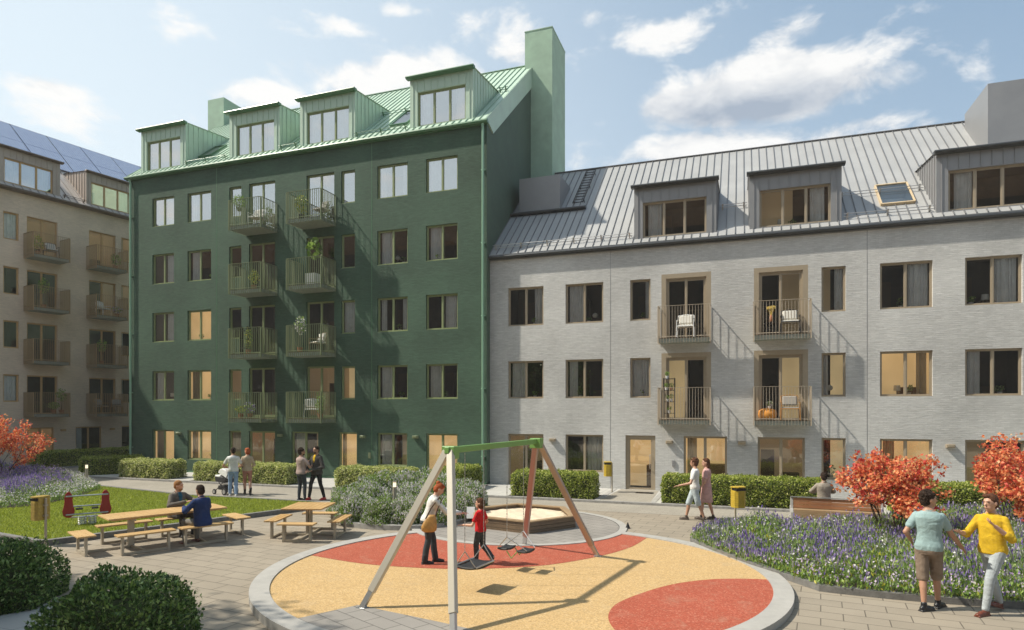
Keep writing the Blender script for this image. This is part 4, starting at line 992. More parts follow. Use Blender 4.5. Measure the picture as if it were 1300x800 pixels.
for i, (px, py, k, s_, t) in enumerate(spots):
    o = protos[k]; first = [q[2] for q in spots].index(k) == i
    if not first: o = o.copy(); COL.objects.link(o)
    q = at(px, py); o.location = (q.x, q.y, .09); o.scale = (s_, s_, s_); o.rotation_euler = (0, 0, i*1.3)
    tag(o, ('white flowering' if k == 0 else 'bushy green white-dotted') + ' shrub, ' + t, 'shrub', GS)

def herb_bed(name, poly, n, zones, hfun, label, z0=.10, ysc=1., edge=.5):
    """low perennials: n blades and flowers, zones(x, y, r) -> 0 green 1 silver 2 purple 3 white 4 lilac 5 yellow-green"""
    q = scatter(poly, n); x, y = q[:, 0], q[:, 1]; ed = edge_dist(poly, x, y)
    hh = hfun(x, y)*np.clip(.35+ed/edge*.65, .35, 1)*nrg.uniform(.75, 1.15, n)
    zn = zones(x, y, nrg.uniform(size=n), ed)
    # leaves
    z = nrg.uniform(.15, .95, n)*hh; P = np.c_[x+nrg.normal(0, .01, n), y, z+z0]
    U = rdir(n)*.75+np.array([0, 0, .9]); U /= np.linalg.norm(U, axis=1, keepdims=True); s_ = (.032*nrg.uniform(.6, 1.6, n))[:, None]
    tall = np.isin(zn, (1, 2)) | (nrg.uniform(size=n) < .25); U[tall] = rdir(int(tall.sum()))*.28+np.array([0, 0, 1.]); s_[tall] *= 2.1; W = perp(U)*np.where(tall, .22, 1.)[:, None]
    mi = np.select([zn == 1, zn == 2, zn == 3, zn == 4, zn == 5], [1, 0, 0, 0, 5], 0)
    silver = (zn == 2) & (nrg.uniform(size=n) < .5); mi[silver] = 1
    # flowers on the taller tips
    fl = np.isin(zn, (2, 3, 4)); m = int(fl.sum())
    Pf = np.c_[x[fl]+nrg.normal(0, .02, m), y[fl]+nrg.normal(0, .02, m), z0+hh[fl]*nrg.uniform(.85, 1.12, m)]; Uf = rdir(m)*.8+np.array([0, 0, .7]); Uf /= np.linalg.norm(Uf, axis=1, keepdims=True)
    sf = (.019*nrg.uniform(.6, 1.6, m))[:, None]; spk = zn[fl] == 2; Uf[spk] = rdir(int(spk.sum()))*.3+np.array([0, 0, 1.]); sf[spk] *= 1.7; Wf = perp(Uf)*np.where(spk, .38, .8)[:, None]; mf = np.select([zn[fl] == 2, zn[fl] == 3], [2, 3], 4)
    ex_ = MB(); ex_.mi = 6; pin = offset_poly(poly, .1); ex_.add([(a, b, z0) for a, b in pin], [tuple(range(len(pin)))])
    o = cards(name, np.vstack([P, Pf]), np.vstack([U*s_, Uf*sf]), np.vstack([W*s_*.42, Wf*sf]), [M['leaf_herb'], M['leaf_silver'], M['fl_purple'], M['fl_white'], M['fl_lilac'], M['fl_yellow'], M['soil']],
              mi=np.concatenate([mi, mf]), extra=ex_, fold=.2)
    tag(o, label, 'flower bed', kind='stuff'); return o
bedR = ccw(P2((876, 689), (885, 680), (915, 673), (960, 670), (1000, 671), (1085, 671), (1120, 668), (1160, 661), (1215, 655), (1330, 655), (1480, 700), (1480, 790), (1300, 774), (1200, 767), (1130, 761), (1060, 753.5), (1040, 751), (1000, 737), (950, 720), (905, 702)))
kerb_strip('kerb', bedR, .14, 0, .11, M['kerb_dark'])
def sn(x, y, a, b, c_=0.): return np.sin(x*a+np.sin(y*b*.7+c_)*1.3+c_)*np.sin(y*b+np.sin(x*a*.8-c_)*1.1)
def zR(x, y, r, ed):
    t = sn(x, y, 1.5, 1.9, .6)+.8*sn(x, y, 4.9, 4.3, 2.)+.5*sn(x, y, 11., 9.5, 1.)+nrg.normal(0, .10, len(x))
    z = np.zeros(len(x), int)
    z[(t > .35) & (r < .30)] = 2; z[(t > .35) & (r > .80)] = 1; z[(t <= .35) & (t > -.25) & (r < .50)] = 1; z[(t <= .35) & (t > -.25) & (r > .90)] = 3; z[(t < -.25) & (r < .12)] = 1; z[(t < -.25) & (r > .95)] = 2; z[(t < -.9) & (r < .30)] = 5
    fr = ed < .75; front = fr & (y < 13.6+np.clip(-x, 0, 2)*1.6)
    z[front] = 0; z[front & (r < .10)] = 5; z[front & (r > .80)] = 3; z[front & (r > .86)] = 4; z[front & (r > .95)] = 2
    return z
herb_bed('flower_bed', bedR, 110000, zR, lambda x, y: .40+.10*sn(x, y, 2.1, 2.3)+.13*sn(x, y, 5.2, 5.6), 'purple and white perennials round the red maples at right, beside the bench', edge=1.1)
def zL(x, y, r, ed):
    t = sn(x, y, 1.1, 1.4, 2.)+.7*sn(x, y, 4., 4.4, 1.)+nrg.normal(0, .12, len(x)); z = np.where(r < .3, 1, 0); z[(t > 0) & (r < .48)] = 2; z[(t < 0) & (r > .85)] = 4
    fr = ed < .8; z[fr] = np.where(r[fr] < .35, 3, 0); return z
herb_bed('flower_bed', bedL, 42000, zL, lambda x, y: .55+.1*sn(x, y, 1.3, 1.7), 'purple and white perennials round the red maple at left on the lawn', edge=1.2, z0=.1)
# lawn blades
pl = offset_poly(isl, .18); q = scatter(pl, 120000); keep = ~inside(bedL, q[:, 0], q[:, 1]) & (q[:, 0] > -26); q = q[keep]; n = len(q)
U = nrg.normal(0, .35, (n, 3)); U[:, 2] = 1; hb = nrg.uniform(.02, .042, n)[:, None]; W = perp(U)
o = cards('grass', np.c_[q, .09+hb[:, 0]*.8], U*hb, W*.0075, M['leaf_grass']); tag(o, 'short bright green lawn grass inside the kerb', 'grass', kind='stuff')

def maple(name, loc, H_, W_, seed, label, nleaf=6000, lean=(0, 0)):
    r = random.Random(seed); T = empty(name, loc); tag(T, label, 'tree', 'small red maples in the flower beds')
    tb = MB(); tips = []
    def grow(p, d, ln, rad, lv):
        k = 4; pts = [p]; dd = d.copy()
        for i in range(k):
            dd = (dd+Vector((r.gauss(0, .13), r.gauss(0, .13), r.gauss(.04, .06)))).normalized(); pts.append(pts[-1]+dd*ln/k)
        tb.tube(pts, [rad*(1-.11*i) for i in range(k+1)], 6)
        if lv >= 2: tips.extend(pts[2:])
        if lv == 4: return
        for j in range(3 if lv < 3 else 2):
            nd = (dd+Vector((r.gauss(0, .55), r.gauss(0, .55), r.gauss(0, .32)))).normalized(); grow(pts[-1] if j else pts[3], nd, ln*r.uniform(.6, .85), rad*.58, lv+1)
    for i in range(6):
        a = i*2*math.pi/6+r.uniform(-.4, .4); d = Vector((math.cos(a)*.62, math.sin(a)*.62, 1)).normalized(); grow(Vector((math.cos(a)*.05, math.sin(a)*.05, 0)), d, .30*H_*r.uniform(.8, 1.15), .022, 0)
    tp = np.array([list(t) for t in tips]); hi = np.percentile(tp[:, 2], 98); wd = np.percentile(abs(tp[:, :2]), 96)
    sx, sz = W_/2/wd, H_*.96/hi
    tb.v = [(x*sx, y*sx, z*sz) for x, y, z in tb.v]; tp = tp*np.array([sx, sx, sz]); tb.build('trunk', M['bark'], T, smooth=True)
    idx = nrg.integers(0, len(tp), nleaf); P = tp[idx]+nrg.normal(0, 1, (nleaf, 3))*np.array([.062, .062, .05]); P = P[P[:, 2] > .25]; m = len(P)
    U = rdir(m)+np.array([0, 0, -.1]); U /= np.linalg.norm(U, axis=1, keepdims=True); W = perp(U); s_ = (.040*nrg.uniform(.65, 1.35, m))[:, None]
    cards('crown', P, U*s_, W*s_*.72, M['leaf_maple'], parent=T, fold=.3)
    return T
q = at(1133, 692); maple('maple_tree', (q.x, q.y, .1), 2.0, 2.05, 3, 'broad low red maple behind the man in the teal t-shirt')
q = at(1290, 684); maple('maple_tree', (q.x, q.y, .1), 2.3, 2.1, 8, 'taller red maple at the right edge behind the man in yellow')
q = at(4, 622); maple('maple_tree', (q.x-.35, q.y, .1), 2.75, 2.2, 12, 'red maple standing in the left flower bed at the lawn')
# unseen trees added left of the view to put shade on the foreground
# ------------------------------------------------------------------ added shade trees, out of view
def shade_tree(x, y, H_, rad, seed, label):
    T = empty('added_shade_tree', (x, y, 0)); tag(T, label, 'tree'); tb = MB(); r = random.Random(seed)
    tb.tube([(0, 0, 0), (.05, .02, H_*.3), (0, .1, H_*.75)], [.16, .13, .05], 10)
    for i in range(9):
        a = i*2.4; z = H_*(.35+.045*i); tb.tube([(0, 0, z), (math.cos(a)*rad*.45, math.sin(a)*rad*.45, z+.6), (math.cos(a)*rad*.85, math.sin(a)*rad*.85, z+1.2)], [.06, .04, .015], 6)
    tb.build('trunk', M['bark'], T, smooth=True)
    n = 9000; cl = nrg.normal(0, 1, (45, 3)); cl /= np.linalg.norm(cl, axis=1, keepdims=True); cl *= nrg.uniform(.3, 1, (45, 1))**.5
    C_ = cl[nrg.integers(0, 45, n)]+nrg.normal(0, .17, (n, 3)); P = C_*np.array([rad, rad, H_*.33])+np.array([0, 0, H_*.66]); U = rdir(n)
    cards('crown', P, U*.11, perp(U)*.075, M['leaf_bush'], parent=T)
shade_tree(-15.8, 4.6, 8.0, 2.3, 4, 'added unseen tree left of the view, farther of two, shading the foreground bushes')
shade_tree(-13.4, 4.0, 8.4, 2.5, 9, 'added unseen tree left of the view, nearer of two, to shade the foreground')

# ------------------------------------------------------------------ picnic tables
def table_empty(name, c, ang, label): 
    T = empty(name, (c[0], c[1], 0), ang); return tag(T, label, 'picnic table', 'picnic tables with attached benches on the paving')
def slab_planks(mb, x0, x1, y0, y1, z0, z1, along='x', n=5):
    for i in range(n):
        if along == 'x': a = y0+(y1-y0)*i/n; mb.box(x0, x1, a+.004, a+(y1-y0)/n-.004, z0, z1)
        else: a = x0+(x1-x0)*i/n; mb.box(a+.004, a+(x1-x0)/n-.004, y0, y1, z0, z1)
def bench_seat(T, x0, x1, y0, y1, along, pillar):
    """seat board on two steel legs joined to the pillar foot"""
    mb = MB(); slab_planks(mb, x0, x1, y0, y1, .415, .45, along, 3); s_ = mb.build('seat', M['wood_x' if along == 'x' else 'wood'], T, bevel=.004)
    cx, cy = (x0+x1)/2, (y0+y1)/2
    ends = [(x0+.12, cy), (x1-.12, cy)] if along == 'x' else [(cx, y0+.12), (cx, y1-.12)]
    for ex_, ey_ in ends:
        l = MB(); l.box(ex_-.025, ex_+.025, ey_-.04, ey_+.04, .0, .413); l.build('leg', M['steel_warm'], T)
    f = MB(); f.bar((*ends[0], .03), (*ends[1], .03), .05, .05); 
    f.bar(((ends[0][0]+ends[1][0])/2, (ends[0][1]+ends[1][1])/2, .03), (*pillar, .03), .05, .05); f.build('foot_rail', M['steel_warm'], T)
# long table: local x runs along the table
d1 = Vector((.425, .905)); ang1 = math.atan2(d1.y, d1.x)
tc = (Vector((-12.89, 10.28))+Vector((-13.89, 10.72)))*.5      # near end middle
tl = 2.55; c1 = tc+d1*tl/2
T1 = table_empty('picnic_table', c1, ang1, 'long picnic table at the lawn kerb where two men sit')
mb = MB(); slab_planks(mb, -tl/2, tl/2, -.45, .45, .72, .755, 'y', 17); mb.box(-tl/2+.1, tl/2-.1, -.3, -.25, .68, .718); mb.box(-tl/2+.1, tl/2-.1, .25, .3, .68, .718); mb.build('tabletop', M['wood'], T1, bevel=.003)
for px_ in (-.72, .72):
    p = MB(); p.box(px_-.06, px_+.06, -.05, .05, 0, .68); p.box(px_-.03, px_+.03, -.3, .3, .63, .68); p.build('pillar', M['steel_warm'], T1)
for x0, x1 in ((-1.22, -.06), (.06, 1.22)):
    bench_seat(T1, x0, x1, -.98, -.66, 'x', ((-.72 if x0 < 0 else .72), 0)); bench_seat(T1, x0, x1, .66, .98, 'x', ((-.72 if x0 < 0 else .72), 0))
bench_seat(T1, -1.85, -1.5, -.48, .48, 'y', (-.72, 0)); bench_seat(T1, 1.5, 1.85, -.48, .48, 'y', (.72, 0))
# small table
d2 = Vector((.95, .29)).normalized(); ang2 = math.atan2(d2.y, d2.x); c2 = Vector((-10.18, 13.52))
T2 = table_empty('picnic_table', c2, ang2, 'small square picnic table with four short benches, empty')
mb = MB(); slab_planks(mb, -.50, .50, -.56, .56, .72, .755, 'y', 7); mb.build('tabletop', M['wood'], T2, bevel=.003)
p = MB(); p.box(-.07, -.02, -.05, .05, 0, .718); p.box(.02, .07, -.05, .05, 0, .718); p.box(-.3, .3, -.03, .03, .68, .718); p.build('pillar', M['steel_warm'], T2)
bench_seat(T2, -.44, .44, -.96, -.66, 'x', (0, 0)); bench_seat(T2, -.44, .44, .66, .96, 'x', (0, 0)); bench_seat(T2, -.94, -.62, -.52, .52, 'y', (0, 0)); bench_seat(T2, .62, .94, -.52, .52, 'y', (0, 0))

# ------------------------------------------------------------------ swing
def wz(p): return pz(p[0], p[1])
A, Bk = Vector((-4.39, 9.42, 2.50)), Vector((-3.94, 12.59, 2.50))
F = [Vector((-5.48, 8.56, 0)), Vector((-3.66, 7.95, 0)), Vector((-4.71, 14.11, 0)), Vector((-2.86, 13.46, 0))]
for f in F: f.z = pz(f.x, f.y)
S = empty('swing', ((A.x+Bk.x)/2, (A.y+Bk.y)/2, 0)); tag(S, 'metal swing frame with green top beam over the rubber play ground', 'swing')
O = Vector(S.location)
ax = (Bk-A).normalized()
b = MB(); b.bar(A-O-ax*.12, Bk-O+ax*.12, .085, .10); b.build('beam', M['green_enamel'], S, bevel=.006)
for top, feet, pm in ((A, F[:2], 'post'), (Bk, F[2:], 'post_red')):
    h = MB(); side = Vector((ax.y, -ax.x, 0)); h.box(-.12, .12, -.08, .08, -.14, .065, Matrix.Translation(top-O) @ Matrix.Rotation(math.atan2(side.y, side.x), 4, 'Z')); h.build('beam_head', M['green_enamel'], S, bevel=.01)
    for f in feet:
        d = (f-top); d.normalize(); s0 = top+Vector(((f.x-top.x), (f.y-top.y), 0)).normalized()*.05
        e = f-d*.28
        l = MB(); l.bar(s0-O+d*.02, e-O, .115, .085, up=ax); lo = l.build('leg', M[pm], S, bevel=.006)
        k = MB(); k.bar(e-O-d*.02, f-O, .085, .06, up=ax); k.box(f.x-O.x-.08, f.x-O.x+.08, f.y-O.y-.06, f.y-O.y+.06, f.z, f.z+.012); k.build('foot', M['steel'], lo)
def chain(parent, p, q, mat, r=.0085):
    mb = MB(); p = Vector(p); q = Vector(q); n = int((q-p).length/.05)
    for i in range(n):
        a = p+(q-p)*i/n; c_ = p+(q-p)*(i+.85)/n; mb.bar(a, c_, r*(1.7 if i % 2 else .7), r*(.7 if i % 2 else 1.7), up=(1, 0, 0))
    return mb.build('chain', mat, parent)
def seat_plate(w, d, curve):
    mb = MB(); n = 8; m = 6; top = []; 
    for i in range(n+1):
        for j in range(m+1):
            x = -w/2+w*i/n; y = -d/2+d*j/m; z = curve*((2*x/w)**2)*.6+curve*((2*y/d)**2)*.5; top.append((x, y, z))
    bot = [(x, y, z-.035) for x, y, z in top]; K = len(top); fs = []
    idx = lambda i, j: i*(m+1)+j
    for i in range(n):
        for j in range(m):
            fs.append((idx(i, j), idx(i+1, j), idx(i+1, j+1), idx(i, j+1))); fs.append((K+idx(i, j), K+idx(i, j+1), K+idx(i+1, j+1), K+idx(i+1, j)))
    for i in range(n): fs.append((idx(i, 0), K+idx(i, 0), K+idx(i+1, 0), idx(i+1, 0))); fs.append((idx(i, m), idx(i+1, m), K+idx(i+1, m), K+idx(i, m)))
    for j in range(m): fs.append((idx(0, j), idx(0, j+1), K+idx(0, j+1), K+idx(0, j))); fs.append((idx(n, j), K+idx(n, j), K+idx(n, j+1), idx(n, j+1)))
    mb.add(top+bot, fs); return mb
k1 = (.136, .331); k2 = (.60, .815)
bang = math.atan2(ax.y, ax.x)
def on_beam(k): return A+(Bk-A)*k
for ks, kind in ((k1, 1), (k2, 2)):
    mid = on_beam(sum(ks)/2); zs = .49 if kind == 1 else .47
    if kind == 1:
        sw = seat_plate(.60, .42, .05).build('swing_seat', M['black'], S, (mid.x-O.x, mid.y-O.y, zs), rot=(0, 0, bang), smooth=True)
        [ (lambda r_: (r_.tube([(-.30, yy_, .045), (.30, yy_, .045)], .014, 6), r_.build('seat_rim', M['steel'], sw)))(MB()) for yy_ in (-.21, .21)]
        pts = ((-.29, .2), (-.29, -.2), (.29, .2), (.29, -.2))
    else:
        sw = seat_plate(.34, .22, .03).build('swing_seat', M['black'], S, (mid.x-O.x-.19*math.cos(bang-1.57), mid.y-O.y-.19*math.sin(bang-1.57), zs+.02), rot=(0, .0, bang), smooth=True)
        s2 = seat_plate(.34, .22, .03).build('swing_seat', M['black'], S, (mid.x-O.x+.22*math.cos(bang-1.57), mid.y-O.y+.22*math.sin(bang-1.57), zs), rot=(0, 0, bang), smooth=True)
        rp = MB(); c0 = mid-O
        for sx in (-.17, .17):
            e = Vector((math.cos(bang), math.sin(bang), 0))*sx; sd = Vector((math.cos(bang-1.57), math.sin(bang-1.57), 0))
            rp.tube([Vector((c0.x, c0.y, zs))+e-sd*.10, Vector((c0.x, c0.y, zs-.13))+e, Vector((c0.x, c0.y, zs))+e+sd*.12], .011, 6)
        rp.build('rope', M['green_enamel'], S)
        pts = ((-.17, .30), (-.17, -.33), (.17, .30), (.17, -.33))
    for s_, k in ((-1, ks[0]), (1, ks[1])):
        tp = on_beam(k)-O; 
        low = Vector((tp.x, tp.y, zs+.30))
        chain(S, tp-Vector((0, 0, .07)), low, M['steel'])
        y_ = MB()
        for qx, qy in pts:
            if qx*s_ > 0:
                e = Vector((math.cos(bang), math.sin(bang), 0))*qx+Vector((-math.sin(bang), math.cos(bang), 0))*qy
                y_.tube([low, Vector((mid.x-O.x, mid.y-O.y, zs+.04))+e], .009, 6)
        y_.build('seat_sling', M['steel'], S)

# ------------------------------------------------------------------ sandbox
hx = [Vector((-5.0, 15.38)), Vector((-4.14, 16.69)), Vector((-4.83, 18.1)), Vector((-6.34, 18.3)), Vector((-7.2, 17.05)), Vector((-6.62, 15.72))]
cx_ = sum((v for v in hx), Vector((0, 0)))/6
SB = empty('sandbox', (cx_.x, cx_.y, 0), 0); tag(SB, 'hexagonal timber sandbox full of pale sand', 'sandbox')
H6 = ccw([tuple(v-cx_) for v in hx]); I6 = offset_poly(H6, .09)
for i in range(6):
    j = (i+1) % 6; mb = MB()
    for c_ in range(3): mb.prism(ccw([H6[i], H6[j], I6[j], I6[i]]), .01+c_*.10, .10+c_*.10)
    w_ = mb.build('plank_wall', M['wood_dark'], SB)
    O6 = offset_poly(H6, -.03); J6 = offset_poly(H6, .14); cp = MB(); cp.prism(ccw([O6[i], O6[j], J6[j], J6[i]]), .312, .345); cp.build('cap_board', M['wood_cap'], SB)
sd = MB(); n = 40; bmv = []
gx = np.linspace(-1.7, 1.7, 46)
inner = offset_poly(H6, .08)
for i in range(45):
    for j in range(45):
        c4 = [(gx[i], gx[j]), (gx[i+1], gx[j]), (gx[i+1], gx[j+1]), (gx[i], gx[j+1])]
        if all(inside(inner, np.array([p[0]]), np.array([p[1]]))[0] for p in c4): sd.add([(x, y, .235+.022*math.sin(x*4+1)*math.cos(y*5)+.012*math.sin(x*13)*math.sin(y*11)) for x, y in c4], [(0, 1, 2, 3)])
o6 = MB(); o6.prism(inner, .02, .225)
sd.v += []; so = sd.build('sand', M['sand'], SB); o6.build('sand_bed', M['sand'], SB)
pb_ = MB(); pb_.box(-.11, .11, -.16, .16, 0, .03); po = pb_.build('play_panel', M['white'], SB, (-1.28, -.62, .33), rot=(R(70), 0, R(20)))

# ------------------------------------------------------------------ bins, lamps, spring toy, bench
def bin_(loc, rz, label, mat='yellow'):
    T = empty('litter_bin', loc, rz); tag(T, label, 'bin', 'yellow litter bins on steel posts')
    p = MB(); p.tube([(0, 0, 0), (0, 0, 1.10)], .027, 10); p.build('post', M['steel_warm'], T)
    b = MB(); prof = [(-.15, -.04), (.15, -.04), (.17, -.12), (.15, -.24), (.08, -.30), (-.08, -.30), (-.15, -.24), (-.17, -.12)]
    q = ccw(prof); b.loft([[(x, y, .60) for x, y in q], [(x*1.02, y, .62) for x, y in q], [(x*1.02, y, 1.02) for x, y in q], [(x, y, 1.04) for x, y in q]])
    bo = b.build('basket', M[mat], T)
    for k in range(7): 
        z = .66+k*.055; g_ = MB(); 
    g_ = MB()
    for k in range(6):
        z = .67+k*.06; pr = [(x*1.045, y*1.02) for x, y in q]; g_.loft([[(x, y, z) for x, y in pr], [(x, y, z+.012) for x, y in pr]], cap=False)
    g_.build('ribs', M[mat], bo)
    l = MB(); q2 = [(x*1.08, y*1.06+.01) for x, y in q]; l.loft([[(x, y, 1.12) for x, y in q2], [(x, y-.0, 1.145) for x, y in q2]]); l.box(-.14, .14, -.06, -.03, 1.03, 1.12); l.build('lid', M[mat], T)
    k = MB(); k.box(-.13, .13, -.29, -.05, 1.04, 1.10); k.build('opening', M['dark_metal'], T)
    r = MB(); r.box(-.04, .04, -.05, .03, .68, .72); r.box(-.04, .04, -.05, .03, .92, .96); r.build('bracket', M['steel_warm'], T)
q = at(58, 693); bin_((q.x, q.y, 0), head(100), 'dim ochre litter bin on a post at the lawn corner, foreground left', 'yellow_dark')
q = at(933.5, 672); bin_((q.x, q.y, 0), head(-10), 'yellow litter bin at the tip of the purple flower bed')
q = at(777, 627); bin_((q.x, q.y, .06), head(90), 'yellow litter bin at the wall left of the entrance door')
def bollard(loc, h, label):
    T = empty('bollard_lamp', loc); tag(T, label, 'lamp', 'short bollard lamps in the planting')
    b = MB(); b.lathe([(.055, 0), (.055, h-.16)], n=14); b.build('post', M['steel_warm'], T, smooth=False)
    g_ = MB(); g_.lathe([(.045, h-.158), (.045, h-.03)], n=14); g_.build('lamp_glass', M['lamp_glow'], T)
    c_ = MB(); c_.lathe([(.058, h-.028), (.058, h)], n=14); c_.build('cap', M['steel_warm'], T)
q = at(110, 619); bollard((q.x, q.y, .09), .85, 'lit bollard lamp at the far edge of the left flower bed')
q = at(501, 660); bollard((q.x, q.y, .10), 1.0, 'lit bollard lamp among the white flowering shrubs')
# spring toy: two red boards joined by steel bars on springs
q = at(94, 672, .09); ql_ = at(87, 668, .09); qr_ = at(134, 664, .09)
dv = (qr_-ql_); Ls = dv.length; an = math.atan2(dv.y, dv.x)
T = empty('spring_seesaw', ((ql_.x+qr_.x)/2, (ql_.y+qr_.y)/2, .09), an); tag(T, 'red spring see-saw with two rocket shaped boards on the lawn', 'play equipment')
out = [(-.14, .14), (-.17, .30), (-.13, .46), (-.11, .62), (-.11, .80), (-.09, .90), (-.03, 1.0), (.03, 1.0), (.09, .90), (.11, .80), (.11, .62), (.13, .46), (.17, .30), (.14, .14), (.05, .06), (-.05, .06)]
for sx in (-Ls/2, Ls/2):
    b = MB(); b.loft([[(sx+y*.82, k, .22+(z-.06)*.72) for y, z in out] for k in (-.02, .02)]); b.build('side_board', M['red'], T, bevel=.006)
b = MB()
for y, z in ((-.03, .78), (-.04, .30)): b.tube([(-Ls/2-.06, y, z), (Ls/2+.06, y, z)], .02, 8)
b.tube([(-Ls/2+.02, .05, .5), (Ls/2-.02, .05, .5)], .018, 8); b.tube([(-Ls/2+.02, .14, .2), (Ls/2-.02, .14, .2)], .02, 8); b.build('crossbar', M['steel'], T)
for sx in (-Ls/2+.30, Ls/2-.30):
    s_ = MB(); s_.tube([(sx+.09*math.cos(t*.7), .09*math.sin(t*.7), .01+t*.0048) for t in range(0, 46)], .014, 6); s_.build('spring', M['steel'], T)
s_ = MB(); s_.box(-.25, -.1+.0, -.1, .12, .42, .45); s_.box(.1, .25, -.1, .12, .42, .45); s_.build('seat', M['dark_metal'], T)

# bench with high back, seen from behind: seats on both sides
q0 = at(1004, 665.5); q1 = Vector((q0.x+1.95*cY*1.0, q0.y+1.95*sY*.0, 0))
T = empty('bench', (q0.x, q0.y, 0), R(-2)); tag(T, 'wooden two sided bench with brown slat back beside the red maple', 'bench')
BL = 2.3
def yz_prism(mb, prof, x0, x1): mb.loft([[(x, y, z) for y, z in prof] for x in (x0, x1)])
for x0 in (0.0, BL-.08):
    b = MB(); yz_prism(b, [(0, .0), (.0, .33), (.05, .40), (.30, .40), (.35, .70), (.41, .70), (.45, .40), (.95, .40), (.99, .33), (.96, 0)], x0, x0+.07); b.build('end_panel', M['concrete'], T, bevel=.008)
b = MB()
for k in range(4): b.box(.075, BL-.085, .01, .045, .04+k*.085, .118+k*.085)
b.build('front_slats', M['wood_red'] if False else M['wood_cap'], T)
b = MB()
for k in range(3): b.box(.075, BL-.085, .03+k*.10, .12+k*.10, .375, .405)
for k in range(4): b.box(.075, BL-.085, .47+k*.12, .58+k*.12, .375, .405)
b.build('seat', M['wood_cap'], T)
b = MB()
for k in range(3): z = .42+k*.092; b.box(.075, BL-.085, .320+k*.012, .355+k*.012, z, z+.084)
b.build('backrest', M['wood_red'], T); b = MB(); b.box(.0, BL, .32, .44, .703, .72); b.build('top_rail', M['steel'], T)

# pram
q = at(284, 628); PR_ = empty('pram', (q.x, q.y+.1, .004), head(-58)); PR_.scale = (.88, .88, .88); tag(PR_, 'black and white pram pushed by the man in the white t-shirt', 'pram')
for x in (-.27, .27):
    for y, r_ in ((-.30, .15), (.38, .11)):
        w_ = MB(); w_.loft([[(x+k, y+r_*math.cos(t), r_+r_*math.sin(t)) for t in [2*math.pi*i/20 for i in range(20)]] for k in (-.025, .025)]); wo = w_.build('wheel', M['black'], PR_)
        h_ = MB(); h_.loft([[(x+k, y+r_*.6*math.cos(t), r_+r_*.6*math.sin(t)) for t in [2*math.pi*i/16 for i in range(16)]] for k in (-.029, .029)]); h_.build('rim', M['steel'], wo)
f = MB()
for x in (-.24, .24): f.tube([(x, -.62, 1.02), (x, -.30, .62), (x, .38, .13)], .016, 8); f.tube([(x, -.30, .15), (x, .12, .52)], .016, 8)
f.tube([(-.24, -.62, 1.02), (.24, -.62, 1.02)], .02, 8); f.tube([(-.27, -.3, .15), (.27, -.3, .15)], .012, 6); f.build('frame', M['dark_metal'], PR_)
b = MB(); pf = [(-.34, .95), (-.36, .62), (-.2, .50), (.42, .52), (.50, .78), (.30, .80), (-.05, .74)]
b.loft([[(x, y, z) for y, z in pf] for x in (-.20, .20)]); b.build('carrycot', M['black'], PR_, bevel=.02)
b = MB(); hp = [(-.05+.36*math.cos(t)-.02, .74+.36*math.sin(t)) for t in [R(30+i*16) for i in range(11)]]; b.loft([[(x, y, z) for y, z in hp] for x in (-.215, .215)]); b.build('hood', M['white'], PR_, bevel=.02)
b = MB(); b.box(-.2, .2, -.22, .25, .2, .38); b.build('basket', M['black'], PR_, bevel=.02)
b = MB(); b.box(-.205, .205, .1, .45, .72, .81); b.build('cover', M['white'], PR_, bevel=.02)

# small ground spike lamp on the ring edge and door mat
q = at(797, 671); b = MB(); b.lathe([(.07, 0), (.05, .05), (.01, .16)], n=10); o = b.build('ground_spot', M['dark_metal'], None, (q.x, q.y, 0)); tag(o, 'small black cone shaped ground light at the sand ring', 'lamp')
q = at(817, 629.5); b = MB(); b.box(-.32, .32, -.17, .17, 0, .012)
for i in range(10): b.box(-.3, .3, -.16+i*.034, -.14+i*.034, .012, .018)
o = b.build('door_grate', M['dark_metal'], None, (q.x-.0, q.y+.3, .065)); tag(o, 'dark steel shoe grate before the entrance door', 'grate')

# ------------------------------------------------------------------ things on balconies and window sills
def pot_plant(loc, h, w, kind='leafy', pot='pot_clay', label='', ph=.22, pr=.13, leaf=.035, n=None, flower=None, group=None, square=False, cat='potted plant'):
    T = empty('potted_plant', loc); tag(T, label, cat, group)
    b = MB()
    if square: b.box(-pr, pr, -pr, pr, 0, ph)
    else: b.lathe([(pr*.75, 0), (pr, ph*.93), (pr*1.06, ph*.94), (pr*1.06, ph), (pr*.9, ph), (pr*.85, ph*.9)], n=14)
    b.build('pot', M[pot], T)
    n = n or int(200*w*h/.1); s_ = MB()
    if kind == 'tree':
        s_.tube([(0, 0, ph*.8), (.02, .01, ph+(h-ph)*.45), (0, 0, ph+(h-ph)*.6)], .014, 6); c0 = ph+(h-ph)*.70; rz_ = (h-ph)*.32
    else: c0 = ph+(h-ph)*.5; rz_ = (h-ph)*.5; s_.tube([(0, 0, ph*.8), (0, 0, h*.8)], .008, 5)
    s_.build('stem', M['bark'], T)
    P = rdir(n)*nrg.uniform(.2, 1, (n, 1))**.5*np.array([w/2, w/2, rz_])+np.array([0, 0, c0])
    U = rdir(n)+np.array([0, 0, .5]); U /= np.linalg.norm(U, axis=1, keepdims=True); mi = (nrg.uniform(size=n) < .45).astype(int) if flower else np.zeros(n, int)
    sz = leaf*nrg.uniform(.7, 1.3, n)[:, None]
    cards('foliage', P, U*sz, perp(U)*sz*.6, [M['leaf_herb'], M[flower] if flower else M['leaf_herb']], mi=mi, parent=T, fold=.2)
    return T
